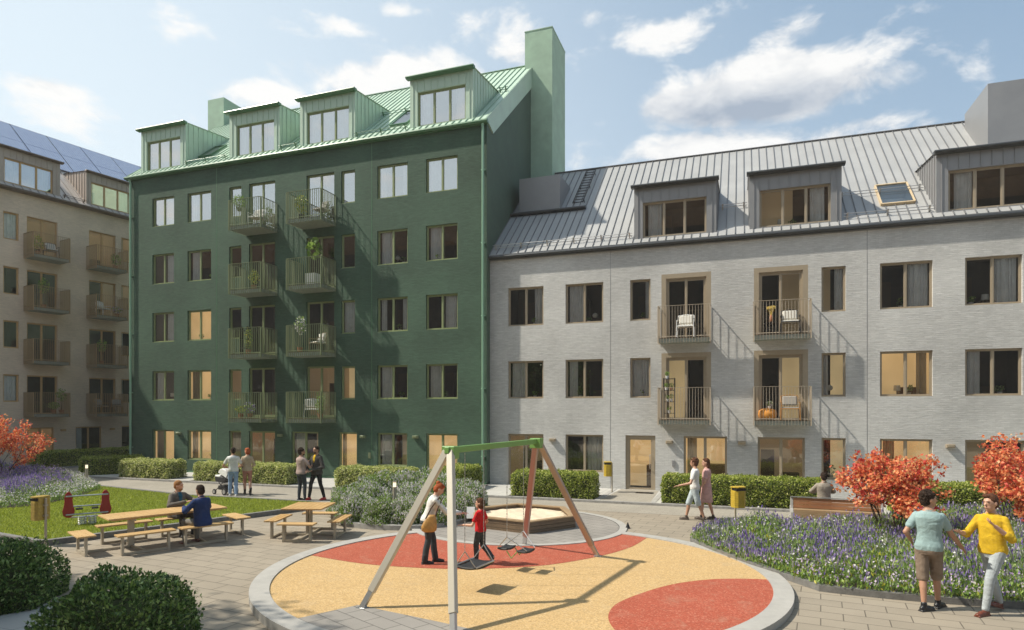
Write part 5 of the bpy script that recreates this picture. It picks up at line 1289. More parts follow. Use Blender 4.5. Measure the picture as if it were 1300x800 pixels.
def chair(loc, rz, label, fm, cushion, w=.6, cat='chair', wicker=False, stripe=None):
    T = empty('armchair', loc, rz); tag(T, label, cat)
    f = MB()
    for x in (-w/2, w/2):
        for y in (-.25, .25): f.tube([(x*1.05, y*1.05, 0), (x, y, .42)], .016, 6)
        f.tube([(x, -.25, .42), (x, -.27, .62), (x, .2, .62), (x*.95, .30, .85)], .016, 6)
    f.tube([(-w/2*.95, .30, .85), (0, .34, .9), (w/2*.95, .30, .85)], .016, 6)
    f.tube([(-w/2, -.25, .40), (w/2, -.25, .40)], .016, 6); f.tube([(-w/2, .25, .40), (w/2, .25, .40)], .016, 6)
    for i in range(7):
        x = -w/2+w*(i+.5)/7; f.tube([(x, .25, .40), (x*.97, .32, .87)], .008, 5)
    f.build('frame', fm, T)
    s_ = MB(); s_.box(-w/2+.02, w/2-.02, -.25, .25, .40, .46); s_.build('seat', cushion, T, bevel=.02)
    b = MB(); Mx = Matrix.Translation((0, .20, .68)) @ Matrix.Rotation(R(-15), 4, 'X'); b.box(-w*.4, w*.4, -.055, .055, -.17, .17, Mx)
    bo = b.build('cushion', cushion, T, bevel=.035)
    if stripe:
        s2 = MB()
        for k in (-.6, -.2, .2, .6): s2.box(w*.4*k-.018, w*.4*k+.018, -.058, -.056, -.15, .15, Mx)
        s2.build('stripes', stripe, bo)
    return T
wick = pbr('rattan', (.42, .20, .055), .6); cush = pbr('off_white_cushion', (.66, .64, .58), .9); cgrey = pbr('grey_cushion', (.32, .30, .27), .9)
chair((-1.95, 24.75, 5.82), R(0), 'white wire armchair with white cushions on the upper left grey house balcony', M['white'], cush)
chair((1.62, 24.75, 5.82), R(0), 'black armchair with pale striped cushion on the upper right grey house balcony', M['dark_metal'], cush, stripe=cgrey)
chair((1.62, 24.75, 2.78), R(0), 'rattan armchair with grey cushion on the lower right grey house balcony', wick, cgrey)
# dried flowers in a vase on a stool
def vase(loc, label):
    T = empty('vase', loc); tag(T, label, 'vase'); b = MB(); b.lathe([(.03, 0), (.055, .08), (.05, .2), (.03, .28)], n=12); b.build('vessel', M['pot_clay'], T, smooth=True)
    s_ = MB()
    for i in range(14):
        a = i*2.4; r_ = .06+.13*rnd.random(); s_.tube([(0, 0, .2), (math.cos(a)*r_*.5, math.sin(a)*r_*.5, .42), (math.cos(a)*r_, math.sin(a)*r_, .5+.1*rnd.random())], .005, 4); c_ = Vector((math.cos(a)*r_, math.sin(a)*r_, .53)); s_.box(c_.x-.025, c_.x+.025, c_.y-.02, c_.y+.02, c_.z-.03, c_.z+.06)
    s_.build('dried_flowers', pbr('dried_blooms', (.60, .45, .12), .9), T)
def stool(loc, label, mat, r_=.2, h=.42):
    T = empty('side_table', loc); tag(T, label, 'side table'); b = MB(); b.lathe([(r_, h-.03), (r_, h)], n=18); b.build('top', mat, T)
    l = MB()
    for i in range(3): a = i*2.09; l.tube([(math.cos(a)*r_*.9, math.sin(a)*r_*.9, 0), (math.cos(a)*r_*.6, math.sin(a)*r_*.6, h-.03)], .012, 6)
    l.build('legs', mat, T)
stool((.95, 24.8, 5.82), 'low black side table on the upper right grey house balcony', M['dark_metal']); vase((1.0, 24.8, 6.24), 'clay vase of dried yellow flowers on the upper right grey house balcony')
T = empty('pouf', (.88, 24.8, 2.78)); tag(T, 'round orange pouf on the lower right grey house balcony', 'pouf'); b = MB(); b.lathe([(.18, 0), (.29, .06), (.32, .2), (.29, .34), (.16, .40), (0.02, .41)], n=20); b.build('cover', pbr('orange_cloth', (.60, .25, .04), .85), T, smooth=True)
pot_plant((.95, 24.78, 3.19), .26, .26, pot='pot_white', ph=.09, pr=.06, leaf=.03, n=90, flower='fl_lilac', label='pink flowers in a bowl on the orange pouf')
# plant shelf
T = empty('plant_shelf', (-2.55, 24.82, 2.78)); tag(T, 'narrow black steel plant shelf on the lower left grey house balcony', 'shelf')
b = MB()
for x in (-.2, .2):
    for y in (-.12, .12): b.box(x-.012, x+.012, y-.012, y+.012, 0, 1.55)
b.build('uprights', M['dark_metal'], T)
for k in range(4):
    b = MB(); b.box(-.21, .21, -.13, .13, .22+k*.43, .24+k*.43); b.build('shelf', M['dark_metal'], T)
for i, (x, z, pt, nm) in enumerate(((-.08, 1.55, 'pot_white', 'top'), (-.1, 1.12, 'pot_white', 'upper'), (.08, 1.12, 'pot_clay', 'upper right'), (-.06, .69, 'pot_white', 'middle'), (.08, .69, 'pot_white', 'middle right'), (0, .26, 'pot_white', 'lowest'))):
    pot_plant((-2.55+x, 24.82, 2.78+z-.02), .28, .2, pot=pt, ph=.1, pr=.06, leaf=.022, n=70, label='small potted plant on the %s board of the black plant shelf' % nm)
# green house balconies: floors at z of slab top
GZ = [2.75, 5.70, 8.65, 11.59]; GB = 'plants on the green house balconies'
pot_plant((-21.9, 23.95, GZ[3]+.75), .75, .65, pot='rail_green', ph=.15, pr=.12, n=260, leaf=.04, label='bushy plant high at the railing, top left green house balcony', group=GB)
chair((-21.1, 24.2, GZ[3]), R(10), 'white armchair with dark throw on the top left green house balcony', M['white'], cush)
pot_plant((-18.45, 23.95, GZ[3]), 1.15, .6, pot='dark_metal', n=260, leaf=.05, flower='fl_yellow', label='tall yellow-green plant on the top right green house balcony', group=GB)
chair((-17.6, 24.2, GZ[3]), R(-10), 'dark armchair on the top right green house balcony', M['dark_metal'], cgrey)
pot_plant((-21.15, 24.05, GZ[2]), .95, .5, pot='pot_clay', n=220, leaf=.04, flower='fl_yellow', label='bushy plant in a clay pot, second balcony from top, left column of the green house', group=GB)
pot_plant((-17.85, 24.0, GZ[2]), 2.05, .75, kind='tree', pot='pot_white', ph=.5, pr=.24, square=True, n=70, leaf=.13, label='fiddle leaf tree in a tall white square planter, green house balcony', group=GB)
pot_plant((-21.45, 24.05, GZ[1]), 1.25, .42, pot='pot_clay', n=240, leaf=.04, flower='fl_yellow', label='tall climbing plant on the third balcony from top, left column, green house', group=GB)
T = empty('plant_shelf', (-21.75, 24.15, GZ[1])); tag(T, 'black shelf with pots on the third balcony from top, left column, green house', 'shelf'); b = MB()
for x in (-.2, .2): b.box(x-.015, x+.015, -.12, .12, 0, 1.3)
b.build('uprights', M['dark_metal'], T)
for k in range(3): b = MB(); b.box(-.2, .2, -.12, .12, .3+k*.4, .32+k*.4); b.build('shelf', M['dark_metal'], T)
pot_plant((-18.55, 24.0, GZ[1]), 1.65, .55, kind='tree', pot='pot_clay', n=200, leaf=.05, flower='fl_white', label='slim tree in clay pot, third balcony from top, right column, green house', group=GB)
chair((-17.75, 24.2, GZ[1]), R(-20), 'wooden armchair with pale cushion, third balcony from top, right column, green house', M['wood_cap'], cush)
pot_plant((-21.35, 24.0, GZ[0]), .75, .65, pot='pot_clay', n=260, leaf=.04, flower='fl_purple', label='purple flowers in a clay pot on the lowest left green house balcony', group=GB)
pot_plant((-21.85, 24.0, GZ[0]), .6, .5, pot='pot_clay', n=200, leaf=.035, flower='fl_yellow', label='yellow-green plant in a clay pot on the lowest left green house balcony', group=GB)
chair((-18.1, 24.2, GZ[0]), R(35), 'pale wooden armchair with striped cushion on the lowest right green house balcony', M['white'], cush, stripe=M['dark_metal'])
pot_plant((-17.55, 24.1, GZ[0]), 1.25, .45, pot='pot_clay', n=240, leaf=.04, label='tall narrow plant on the lowest right green house balcony', group=GB)
# taupe house balconies
def bb(s_, d, z): p = bp(s_, d); return (p[0], p[1], z)
TZ = [2.92, 5.86, 8.8, 11.72]; rzb = math.atan2(.984, .178)
chair(bb(-2.3, .55, TZ[3]), rzb+R(-10), 'armchair with striped cushion on the top near balcony of the taupe house', M['dark_metal'], cush, stripe=cgrey)
for s_, k, h, kw, t in ((-3.0, 3, 1.2, dict(flower='fl_yellow'), 'tall pale plant on the top near balcony of the taupe house'), (1.2, 3, 1.0, {}, 'bushy plant on the top far balcony of the taupe house'),
                        (-2.7, 2, 1.7, dict(kind='tree'), 'slim tree in a clay pot, second balcony from top of the taupe house'), (1.3, 2, .7, dict(flower='fl_lilac'), 'lilac flowers on the second far balcony of the taupe house'),
                        (.4, 1, 1.5, dict(kind='tree'), 'tree on the third far balcony from top of the taupe house'), (-2.2, 0, .7, {}, 'low plant on the lowest near balcony of the taupe house'), (-1.8, 0, 1.4, dict(kind='tree'), 'tall plant on the lowest near balcony of the taupe house')):
    pot_plant(bb(s_, .6, TZ[k]), h, .6, n=200, leaf=.05, label=t, group='plants on the taupe house balconies', **kw)
chair(bb(.5, .55, TZ[2]), rzb+R(20), 'white armchair on the second far balcony of the taupe house', M['white'], cush)
chair(bb(.4, .55, TZ[0]), rzb+R(25), 'rattan armchair on the lowest far balcony of the taupe house', wick, cgrey)
chair(bb(1.3, .55, TZ[0]), rzb+R(-25), 'second rattan armchair on the lowest far balcony, farther end, of the taupe house', wick, cgrey)
# window sill things
GW = 'plants on window sills'
def sill_plant(u, v, z, label, h=.32, w=.3, pot='pot_white', **k): pot_plant((u, v+.26, z+.03), h, w, pot=pot, ph=.1, pr=.07, leaf=.035, n=60, label=label, group=GW, **k)
def lamp(u, v, z, label, globe=False):
    T = empty('table_lamp', (u, v+.3, z+.02)); tag(T, label, 'lamp'); b = MB(); b.lathe([(.05, 0), (.05, .015), (.012, .02), (.012, .2)], n=12); b.build('stand', M['dark_metal'], T)
    s_ = MB(); s_.lathe([(.11, .18), (.10, .36)] if not globe else [(.03, .2), (.09, .24), (.11, .3), (.09, .36), (.03, .4)], n=16, cap=True); s_.build('lamp_shade', M['white'], T, smooth=globe)
V1, V2 = 25.1, 24.74
sill_plant(-8.0, V1, 6.58, 'green plant in the leftmost top storey window of the grey house'); lamp(-5.5, V1, 6.58, 'white lamp in the second top storey window of the grey house', True)
sill_plant(-5.75, V1, 6.58, 'small plant beside the white lamp, second top window of the grey house', h=.25); sill_plant(-3.6, V1, 6.58, 'plant in the narrow top storey window of the grey house', pot='pot_clay')
sill_plant(5.15, V1, 6.58, 'leafy plant in the top storey window right of the narrow window, grey house', h=.4); lamp(7.6, V1, 6.58, 'white lamp in the rightmost top storey window'); sill_plant(7.2, V1, 6.58, 'plant in the rightmost top storey window')
lamp(3.2, V1, 6.58, 'box shaped white lamp in the narrow window by the upper right balcony'); lamp(1.35, 25.2, 9.70, 'white lamp in the middle roof dormer of the grey house'); sill_plant(1.75, 25.2, 9.70, 'plant in the middle roof dormer of the grey house')
sill_plant(-8.0, V1, 3.6, 'dried twigs in the leftmost middle storey window of the grey house', pot='pot_white'); sill_plant(-6.1, V1, 3.6, 'plant in the second middle storey window of the grey house', h=.45); sill_plant(-3.6, V1, 3.6, 'blue flowers in the narrow middle storey window of the grey house', flower='fl_purple')
lamp(2.95, V1, 3.6, 'round lamp in the narrow middle storey window right of the balconies', True); lamp(5.05, V1, 3.6, 'hanging style lamp in the lamp lit middle storey window'); sill_plant(5.4, V1, 3.6, 'plant in the lamp lit middle storey window', h=.38); sill_plant(8.0, V1, 3.6, 'plant in the rightmost middle storey window')
sill_plant(3.0, V1, .7, 'white orchid in the narrow ground floor window', h=.5, flower='fl_white')
for u, z, t in ((-24.5, 9.47, 'fourth storey, second window'), (-13.9, 9.47, 'fourth storey, third wide window'), (-12.2, 9.47, 'fourth storey, rightmost window'), (-14.1, 6.54, 'third storey, third wide window'), (-25.2, 6.54, 'third storey, second window, amber lit'),
                (-24.6, 3.6, 'second storey, second window'), (-14.0, 3.6, 'second storey, third wide window'), (-11.9, 3.6, 'second storey, rightmost window'), (-24.5, .68, 'ground floor, second window')):
    sill_plant(u, V2, z, 'sill plant in the green house, ' + t)
lamp(-14.2, V2, 9.47, 'white hanging lamp, fourth storey, third wide window of the green house', True); lamp(-16.5, V2, 6.54, 'round lamp in the narrow third storey window of the green house', True); lamp(-27.1, V2, 3.6, 'square lamp, second storey, first window of the green house')
# ------------------------------------------------------------------ people
def cloth(name, c, rough=.85, fold=.45, scale=6.):
    m, nt, out = new_mat(name); b = N(nt, 'ShaderNodeBsdfPrincipled', i_Roughness=rough); b.inputs['Specular IOR Level'].default_value = .25
    tc = N(nt, 'ShaderNodeTexCoord'); mp = N(nt, 'ShaderNodeMapping'); mp.inputs['Scale'].default_value = (1, 1, 1.1); mp.inputs['Rotation'].default_value = (.5, .3, .2); L(nt, tc.outputs['Object'], mp.inputs[0])
    n1 = N(nt, 'ShaderNodeTexNoise', i_Scale=scale, i_Detail=3., i_Distortion=1.2); L(nt, mp.outputs[0], n1.inputs['Vector'])
    L(nt, ramp(nt, n1.outputs[0], [(.3, tuple(x*.82 for x in c)), (.7, tuple(min(1, x*1.12) for x in c))]), b.inputs['Base Color'])
    bp = N(nt, 'ShaderNodeBump', i_Strength=fold, i_Distance=.05); L(nt, n1.outputs[0], bp.inputs['Height']); L(nt, bp.outputs[0], b.inputs['Normal'])
    L(nt, b.outputs[0], out.inputs[0]); return m
SKIN = [pbr('fair_skin', (.56, .32, .22), .5, noise=.05, nscale=9), pbr('tanned_skin', (.44, .24, .155), .5, noise=.05, nscale=9)]
HAIR = dict(dark=pbr('dark_brown_hair', (.030, .018, .012), .8, spec=.15, noise=.5, nscale=40, bump=.8, bscale=60), red=pbr('copper_hair', (.36, .085, .025), .75, spec=.2, noise=.35, nscale=40, bump=.8, bscale=60),
            blond=pbr('sandy_hair', (.33, .16, .06), .8, spec=.2, noise=.3, nscale=40, bump=.8, bscale=60), brown=pbr('chestnut_hair', (.10, .042, .022), .8, spec=.2, noise=.4, nscale=40, bump=.8, bscale=60))
def cone(mb, p, q, r0, r1, n=14, flat=None):
    """rounded tapering limb; flat = (axis, factor) squeezes it"""
    p = Vector(p); q = Vector(q); d = q-p; Ln = max(d.length, 1e-4); d.normalize(); ref = Vector((0, 0, 1)) if abs(d.z) < .9 else Vector((0, 1, 0)); x = d.cross(ref).normalized(); y = x.cross(d)
    prof = [(-r0*math.cos(a), r0*math.sin(a)) for a in (R(12), R(40), R(68))]+[(0, r0), (Ln*.5, (r0+r1)/2), (Ln, r1)]+[(Ln+r1*math.cos(a), r1*math.sin(a)) for a in (R(68), R(40), R(12))]
    rings = []
    for t, r in prof:
        rg = []
        for k in range(n):
            v = (x*math.cos(2*math.pi*k/n)+y*math.sin(2*math.pi*k/n))*r
            if flat: ax_ = Vector(flat[0]).normalized(); v -= ax_*v.dot(ax_)*(1-flat[1])
            rg.append(p+d*t+v)
        rings.append(rg)
    mb.loft(rings)
def ell(mb, c, r, Mx=None, n=16, m=9):
    rings = []
    for i in range(1, m):
        a = math.pi*i/m-math.pi/2; z = math.sin(a)*r[2]; k = math.cos(a)
        rg = [Vector((r[0]*k*math.cos(2*math.pi*j/n), r[1]*k*math.sin(2*math.pi*j/n), z)) for j in range(n)]
        if Mx is not None: rg = [Mx @ v for v in rg]
        rings.append([Vector(c)+v for v in rg])
    mb.loft(rings)
def fuse(mb, name, mat, vox, smooth=3):
    """melt the overlapping volumes into one continuous skin"""
    me = bpy.data.meshes.new(name+'_raw'); me.from_pydata(mb.v, [], mb.f); me.update()
    bm = bmesh.new(); bm.from_mesh(me); bmesh.ops.recalc_face_normals(bm, faces=bm.faces); bm.to_mesh(me); bm.free()
    o = bpy.data.objects.new(name+'_raw', me); COL.objects.link(o)
    r = o.modifiers.new('r', 'REMESH'); r.mode = 'VOXEL'; r.voxel_size = vox; r.use_smooth_shade = True
    s_ = o.modifiers.new('s', 'SMOOTH'); s_.factor = .5; s_.iterations = smooth
    dg = bpy.context.evaluated_depsgraph_get(); ev = o.evaluated_get(dg); out = bpy.data.meshes.new_from_object(ev); out.name = name
    bpy.data.objects.remove(o); bpy.data.meshes.remove(me)
    out.materials.clear(); out.materials.append(mat); out.polygons.foreach_set('use_smooth', [True]*len(out.polygons)); return out
def person(loc, hd, label, H_=1.78, skin=0, hair='dark', style='short', top=None, sleeve='short', bottom=None, legs='long', shoes=None, lean=0, twist=0, yaw=0, pitch=0, rh=(.30, .05, .84), re=(.27, -.02, 1.12),
           lh=(-.30, .05, .84), le=(-.27, -.02, 1.12), ra=(.10, .04, .09), la=(-.10, -.04, .09), rk=None, lk=None, pelvis=(0, 0, .95), vox=.0125, female=False, jacket=None, inner=None, rf=0, lf=0, rheel=0, lheel=0, beard=False, child=False, boots=False, flare=0., palm=(0, 0, -1), group=None, backbag=False, skirt=None, roomy=0.):
    s_ = H_/1.78; P = empty('person', loc, head(hd)); tag(P, label, 'person', group)
    pv = Vector(pelvis)
    Rt = Matrix.Rotation(R(-lean), 3, 'X') @ Matrix.Rotation(R(-twist), 3, 'Z')
    T = lambda x, y, z: pv + Rt @ Vector((x, y, z-.95))      # torso frame
    fw = .90 if female else .97
    sh = {1: T(.165*fw, 0, 1.42), -1: T(-.165*fw, 0, 1.42)}; hp = {1: pv+Vector((.088, 0, -.03)), -1: pv+Vector((-.088, 0, -.03))}
    hand = {1: Vector(rh), -1: Vector(lh)}; elb = {1: Vector(re), -1: Vector(le)}; ank = {1: Vector(ra), -1: Vector(la)}
    kn = {}
    for k, g_ in ((1, rk), (-1, lk)): kn[k] = Vector(g_) if g_ else (hp[k]+ank[k])*.5+Vector((0, .045, .03))
    # torso rings: z, half width, half depth, y offset
    base = [(.84, .135, .105, -.01), (.90, .165, .118, -.012), (.97, .165, .112, -.005), (1.05, .142, .098, .0), (1.13, .138, .096, .005), (1.22, .155, .105, .0), (1.31, .170, .112, -.005), (1.39, .178, .105, -.01), (1.45, .150, .082, -.012), (1.49, .085, .065, -.01), (1.53, .058, .056, -.004)]
    if female: base = [(z, w*({.90: 1.02, .97: .98}.get(z, .86 if z > 1.0 else 1.)), d*(1.0 if z != 1.31 else 1.06), y) for z, w, d, y in base]
    if child: base = [(z, w*.95, d*.95, y) for z, w, d, y in base]
    def trings(rows, grow=0., n=24, power=2.4):
        out = []
        for z, w, d, y in rows:
            rg = []
            for k in range(n):
                t = 2*math.pi*k/n; c_, q = math.cos(t), math.sin(t); rr_ = (abs(c_)**power+abs(q)**power)**(-1/power); rg.append(T((w+grow)*rr_*c_, y+(d+grow)*rr_*q, z))
            out.append(rg)
        return out
    # head frame
    hs = 1.22 if child else 1.06
    Hm = Rt @ Matrix.Rotation(R(-yaw), 3, 'Z') @ Matrix.Rotation(R(-pitch), 3, 'X'); hc = T(0, .018, 1.655)
    Hp = lambda x, y, z: hc+Hm @ (Vector((x, y, z))*hs)
    H4 = Hm.to_4x4() @ Matrix.Scale(hs, 4)
    b = MB(); b.loft(trings(base)); cone(b, T(0, -.012, 1.47), Hp(0, -.02, -.05), .058*fw, .052*fw)
    ell(b, Hp(0, 0, .01), (.074, .094, .108), H4); ell(b, Hp(0, .028, -.055), (.055, .062, .062), H4); ell(b, Hp(0, .06, -.088), (.028, .026, .024), H4)
    cone(b, Hp(0, .088, .012), Hp(0, .108, -.022), .010, .0145); ell(b, Hp(0, .086, -.058), (.024, .014, .013), H4); ell(b, Hp(0, .082, .032), (.052, .016, .012), H4)
    for k in (1, -1): ell(b, Hp(.076*k, -.005, -.005), (.012, .02, .032), H4)
    fr = max(.0085, vox*.82)
    for k in (1, -1):
        cone(b, sh[k]+Vector((0, 0, -.01)), elb[k], .050*fw, .040*fw); cone(b, elb[k], hand[k], .043*fw, .030*fw)
        d = (hand[k]-elb[k]).normalized(); pn = Vector(palm); sd = d.cross(pn)
        if sd.length < .2: sd = d.cross(Vector((0, 1, 0)))
        sd.normalize(); pn = sd.cross(d).normalized()*(1 if sd.cross(d).dot(Vector(palm)) > 0 else -1)
        pc = hand[k]+d*.055; cone(b, hand[k]+d*.015, hand[k]+d*.085, .030, .038, flat=(pn, .42))
        for i, (o_, ln) in enumerate(((-.030, .068), (-.010, .078), (.011, .074), (.031, .058))):
            r0 = hand[k]+d*.10+sd*o_; m_ = r0+d*ln*.5+sd*o_*.22+pn*.006; e = m_+d*ln*.42+pn*.022+sd*o_*.1; cone(b, r0-d*.02, m_, fr, fr*.95, 8); cone(b, m_, e, fr*.95, fr*.8, 8)
        ts = -1 if (sd.dot(Vector((k, 0, 0))) > 0) else 1
        t0 = hand[k]+d*.03+sd*ts*.026; t1 = t0+d*.035+sd*ts*.028+pn*.008; cone(b, t0, t1, .0125, .0115, 8); cone(b, t1, t1+d*.032+sd*ts*.006+pn*.008, .011, fr*.9, 8)
        cone(b, hp[k], kn[k], .083, .055); cone(b, kn[k], kn[k]*.55+ank[k]*.45+Vector((0, -.012, 0)), .054, .052); cone(b, kn[k]*.55+ank[k]*.45+Vector((0, -.012, 0)), ank[k], .051, .033)
    link = lambda nm, mb, mat, vx=vox, sm=3, par=None: fin(link_mesh(nm, fuse(mb, nm, mat, vx, sm), par or P))
    def fin(o): o.scale = (s_, s_, s_); return o
    link('body', b, SKIN[skin])
    # trousers, shorts or skirt
    if bottom:
        t = MB(); rows = [r for r in base if r[0] <= 1.05]; t.loft(trings(rows, .014))
        for k in (1, -1):
            if legs == 'long':
                e = ank[k]+(kn[k]-ank[k])*.02+Vector((0, 0, .0)); cone(t, hp[k], kn[k], .098, .066+roomy); mid = kn[k]*.5+ank[k]*.5+Vector((0, -.010, 0)); cone(t, kn[k], mid, .066+roomy, .060+roomy+flare*.5); cone(t, mid, e, .060+roomy+flare*.5, .048+roomy+flare)
            elif legs == 'boot':
                e = ank[k]+(kn[k]-ank[k])*.3; cone(t, hp[k], kn[k], .094, .060); cone(t, kn[k], e, .060, .050)
            else: e = kn[k]+(ank[k]-kn[k])*.10; cone(t, hp[k], hp[k]+(kn[k]-hp[k])*.5, .102, .092); cone(t, hp[k]+(kn[k]-hp[k])*.5, e, .092, .086, flat=((0, 0, 1), .9))
        link('shorts' if legs == 'short' else 'trousers', t, bottom)
    if skirt:
        t = MB(); rows = [(1.06, .135, .10, 0), (.98, .160, .118, 0), (.90, .178, .135, 0), (.74, .188, .15, 0), (.56, .20, .165, 0), (.50, .205, .17, 0)]; t.loft(trings(rows, .012)); link('skirt', t, skirt)
    if top:
        t = MB(); hem = .90 if not jacket else .84
        rows = [(hem, .170 if not female else .160, .125, -.006)]+[(z, w+.016, d+.016, y) for z, w, d, y in base if z > hem+.01 and z < 1.52]
        rows = [(z, w+(.012 if z < 1.2 else 0), d+(.012 if z < 1.2 else 0), y) for z, w, d, y in rows]
        if jacket: rows = [(z, w+.012, d+.012, y) for z, w, d, y in rows]
        rows[-1] = (rows[-1][0], rows[-1][1]*.92, rows[-1][2]*.95, rows[-1][3]); t.loft(trings(rows))
        g_ = .012 if jacket else .0
        for k in (1, -1):
            if sleeve == 'short': e = sh[k]+(elb[k]-sh[k])*.62; cone(t, sh[k]+Vector((0, 0, -.008)), e, .060, .062)
            elif sleeve == 'mid': cone(t, sh[k]+Vector((0, 0, -.008)), elb[k], .060, .054); cone(t, elb[k], elb[k]+(hand[k]-elb[k])*.35, .058, .052)
            else: cone(t, sh[k]+Vector((0, 0, -.008)), elb[k], .060+g_, .052+g_); cone(t, elb[k], elb[k]+(hand[k]-elb[k])*.92, .056+g_, .042+g_)
        nm = 'jacket' if jacket else ('sweater' if sleeve != 'short' else 't_shirt')
        to = link(nm, t, top)
        if jacket:     # open front with the shirt and lapels
            v = MB(); v.loft([[T(x, y+.0, z) for x, y in ((-w_, .0), (w_, .0), (w_*.8, dd), (-w_*.8, dd))] for z, w_, dd in ((1.12, .03, .118), (1.30, .05, .139), (1.42, .062, .128), (1.50, .05, .085))]); link('shirt', v, inner or M['white'], .008, 2)
            c_ = MB(); cone(c_, T(-.07, -.02, 1.505), T(0, -.075, 1.525), .018, .018); cone(c_, T(.07, -.02, 1.505), T(0, -.075, 1.525), .018, .018)
            for k in (-1, 1): cone(c_, T(.07*k, .0, 1.505), T(.03*k, .142, 1.22), .018, .014)
            link('collar', c_, top, .008, 1)
        else:
            c_ = MB(); n = 14; pts = [T(.066*math.cos(a), .064*math.sin(a)-.006, 1.500+.0*math.sin(a)) for a in [2*math.pi*i/n for i in range(n+1)]]; c_.tube(pts, .010, 6, cap=False); fin(c_.build('neckband', top, to)).scale = (1, 1, 1)
    # shoes
    if shoes:
        for k, yw, hl in ((1, rf, rheel), (-1, lf, lheel)):
            t = MB(); F_ = Matrix.Rotation(R(-yw), 3, 'Z') @ Matrix.Rotation(R(-hl), 3, 'X'); a = ank[k]; f = lambda x, y, z: a+F_ @ Vector((x, y, z))
            cone(t, f(0, -.035, -.045), f(0, .10, -.050), .040, .040, flat=((0, 0, 1), .92)); cone(t, f(0, .06, -.055), f(0, .165, -.058), .043, .034, flat=((0, 0, 1), .75)); cone(t, f(0, -.01, -.03), f(0, 0, .02 if not boots else .14), .042, .042 if not boots else .050)
            t.box(-.043, .043, -.078, .195, -.09, -.072, Matrix.Translation(a) @ F_.to_4x4()); link('shoe', t, shoes, max(vox*.8, .008), 2)
    # hair
    h = MB()
    ell(h, Hp(0, -.018, .038), (.083, .098, .098), H4)
    if style != 'crop': ell(h, Hp(0, -.045, -.015), (.078, .075, .085), H4)
    else: ell(h, Hp(0, -.05, -.01), (.072, .066, .08), H4)
    if style == 'curly':
        r_ = random.Random(3)
        for i in range(46):
            v = Vector((r_.gauss(0, 1), r_.gauss(-.35, 1), r_.gauss(.55, .8))).normalized(); ell(h, Hp(v.x*.085, -.02+v.y*.095, .045+v.z*.092), (.022, .022, .022), H4, 8, 6)
    if style == 'short': ell(h, Hp(.02, .045, .10), (.055, .05, .028), H4)
    if style == 'bun': ell(h, Hp(0, -.09, .095), (.045, .045, .045), H4); ell(h, Hp(0, .04, .09), (.06, .04, .03), H4)
    if style == 'bob': ell(h, Hp(0, -.03, -.03), (.098, .088, .10), H4); ell(h, Hp(0, .04, .085), (.062, .045, .034), H4)
    if style == 'long': ell(h, Hp(0, -.055, -.08), (.085, .06, .15), H4); ell(h, Hp(0, .04, .085), (.062, .045, .034), H4)
    # leave the face free
    h.v = [tuple(v) for v in h.v]
    link('hair', h, HAIR[hair], max(vox*.75, .008), 1)
    if beard:
        t = MB(); ell(t, Hp(0, .045, -.078), (.052, .052, .042), H4); link('beard', t, HAIR[hair], .009, 1)
    for k in (1, -1):
        e = MB(); ell(e, Hp(.031*k, .084, .018), (.011, .009, .006), H4, 8, 6); fin(e.build('eye', M['black'], P))
        e = MB(); cone(e, Hp(.016*k, .095, .036), Hp(.046*k, .086, .038), .004, .003, 6); fin(e.build('eyebrow', HAIR[hair], P))
    e = MB(); cone(e, Hp(-.02, .093, -.058), Hp(.02, .093, -.058), .005, .005, 6); fin(e.build('mouth', pbr_once('lips', (.34, .11, .09), rough=.5), P))
    return P
def mid(p, q, z=0.): a = at(*p, z); b = at(*q, z); return ((a.x+b.x)/2, (a.y+b.y)/2, z)
K = dict(
    teal=cloth('teal_jersey', (.30, .42, .42)), khaki=cloth('khaki_cotton', (.24, .18, .135)), must=cloth('mustard_knit', (.62, .40, .022)), pale=cloth('pale_denim', (.40, .44, .46)), white=cloth('white_cotton', (.70, .69, .66)),
    jeans=cloth('blue_denim', (.25, .36, .52)), djeans=cloth('dark_denim', (.045, .055, .065)), redt=cloth('red_cotton', (.52, .012, .018)), navy=cloth('navy_wool', (.014, .035, .12)), tweed=cloth('brown_tweed', (.13, .115, .095)), grey=cloth('light_tweed', (.31, .27, .22)),
    beige=cloth('beige_knit', (.46, .36, .25)), rose=cloth('rose_trousers', (.42, .20, .14)), pink=cloth('pink_dress_cloth', (.58, .35, .32)), black=cloth('black_cloth', (.016, .016, .018)), dusty=cloth('dusty_rose_cotton', (.40, .30, .27)), char=cloth('charcoal_knit', (.06, .055, .052)),
    petrol=cloth('petrol_shirt', (.02, .12, .19)), grt=cloth('grey_trousers', (.20, .19, .17)), lblue=cloth('light_blue_shorts', (.46, .53, .56)))
SH = dict(black=pbr('black_shoe', (.012, .012, .014), .4), brown=pbr('brown_shoe', (.15, .035, .015), .4), white=pbr('white_shoe', (.6, .6, .58), .6), red=pbr('red_shoe', (.55, .02, .02), .5), sandal=pbr('sandal', (.08, .06, .045), .6), grey=pbr('grey_sneaker', (.33, .32, .27), .6))

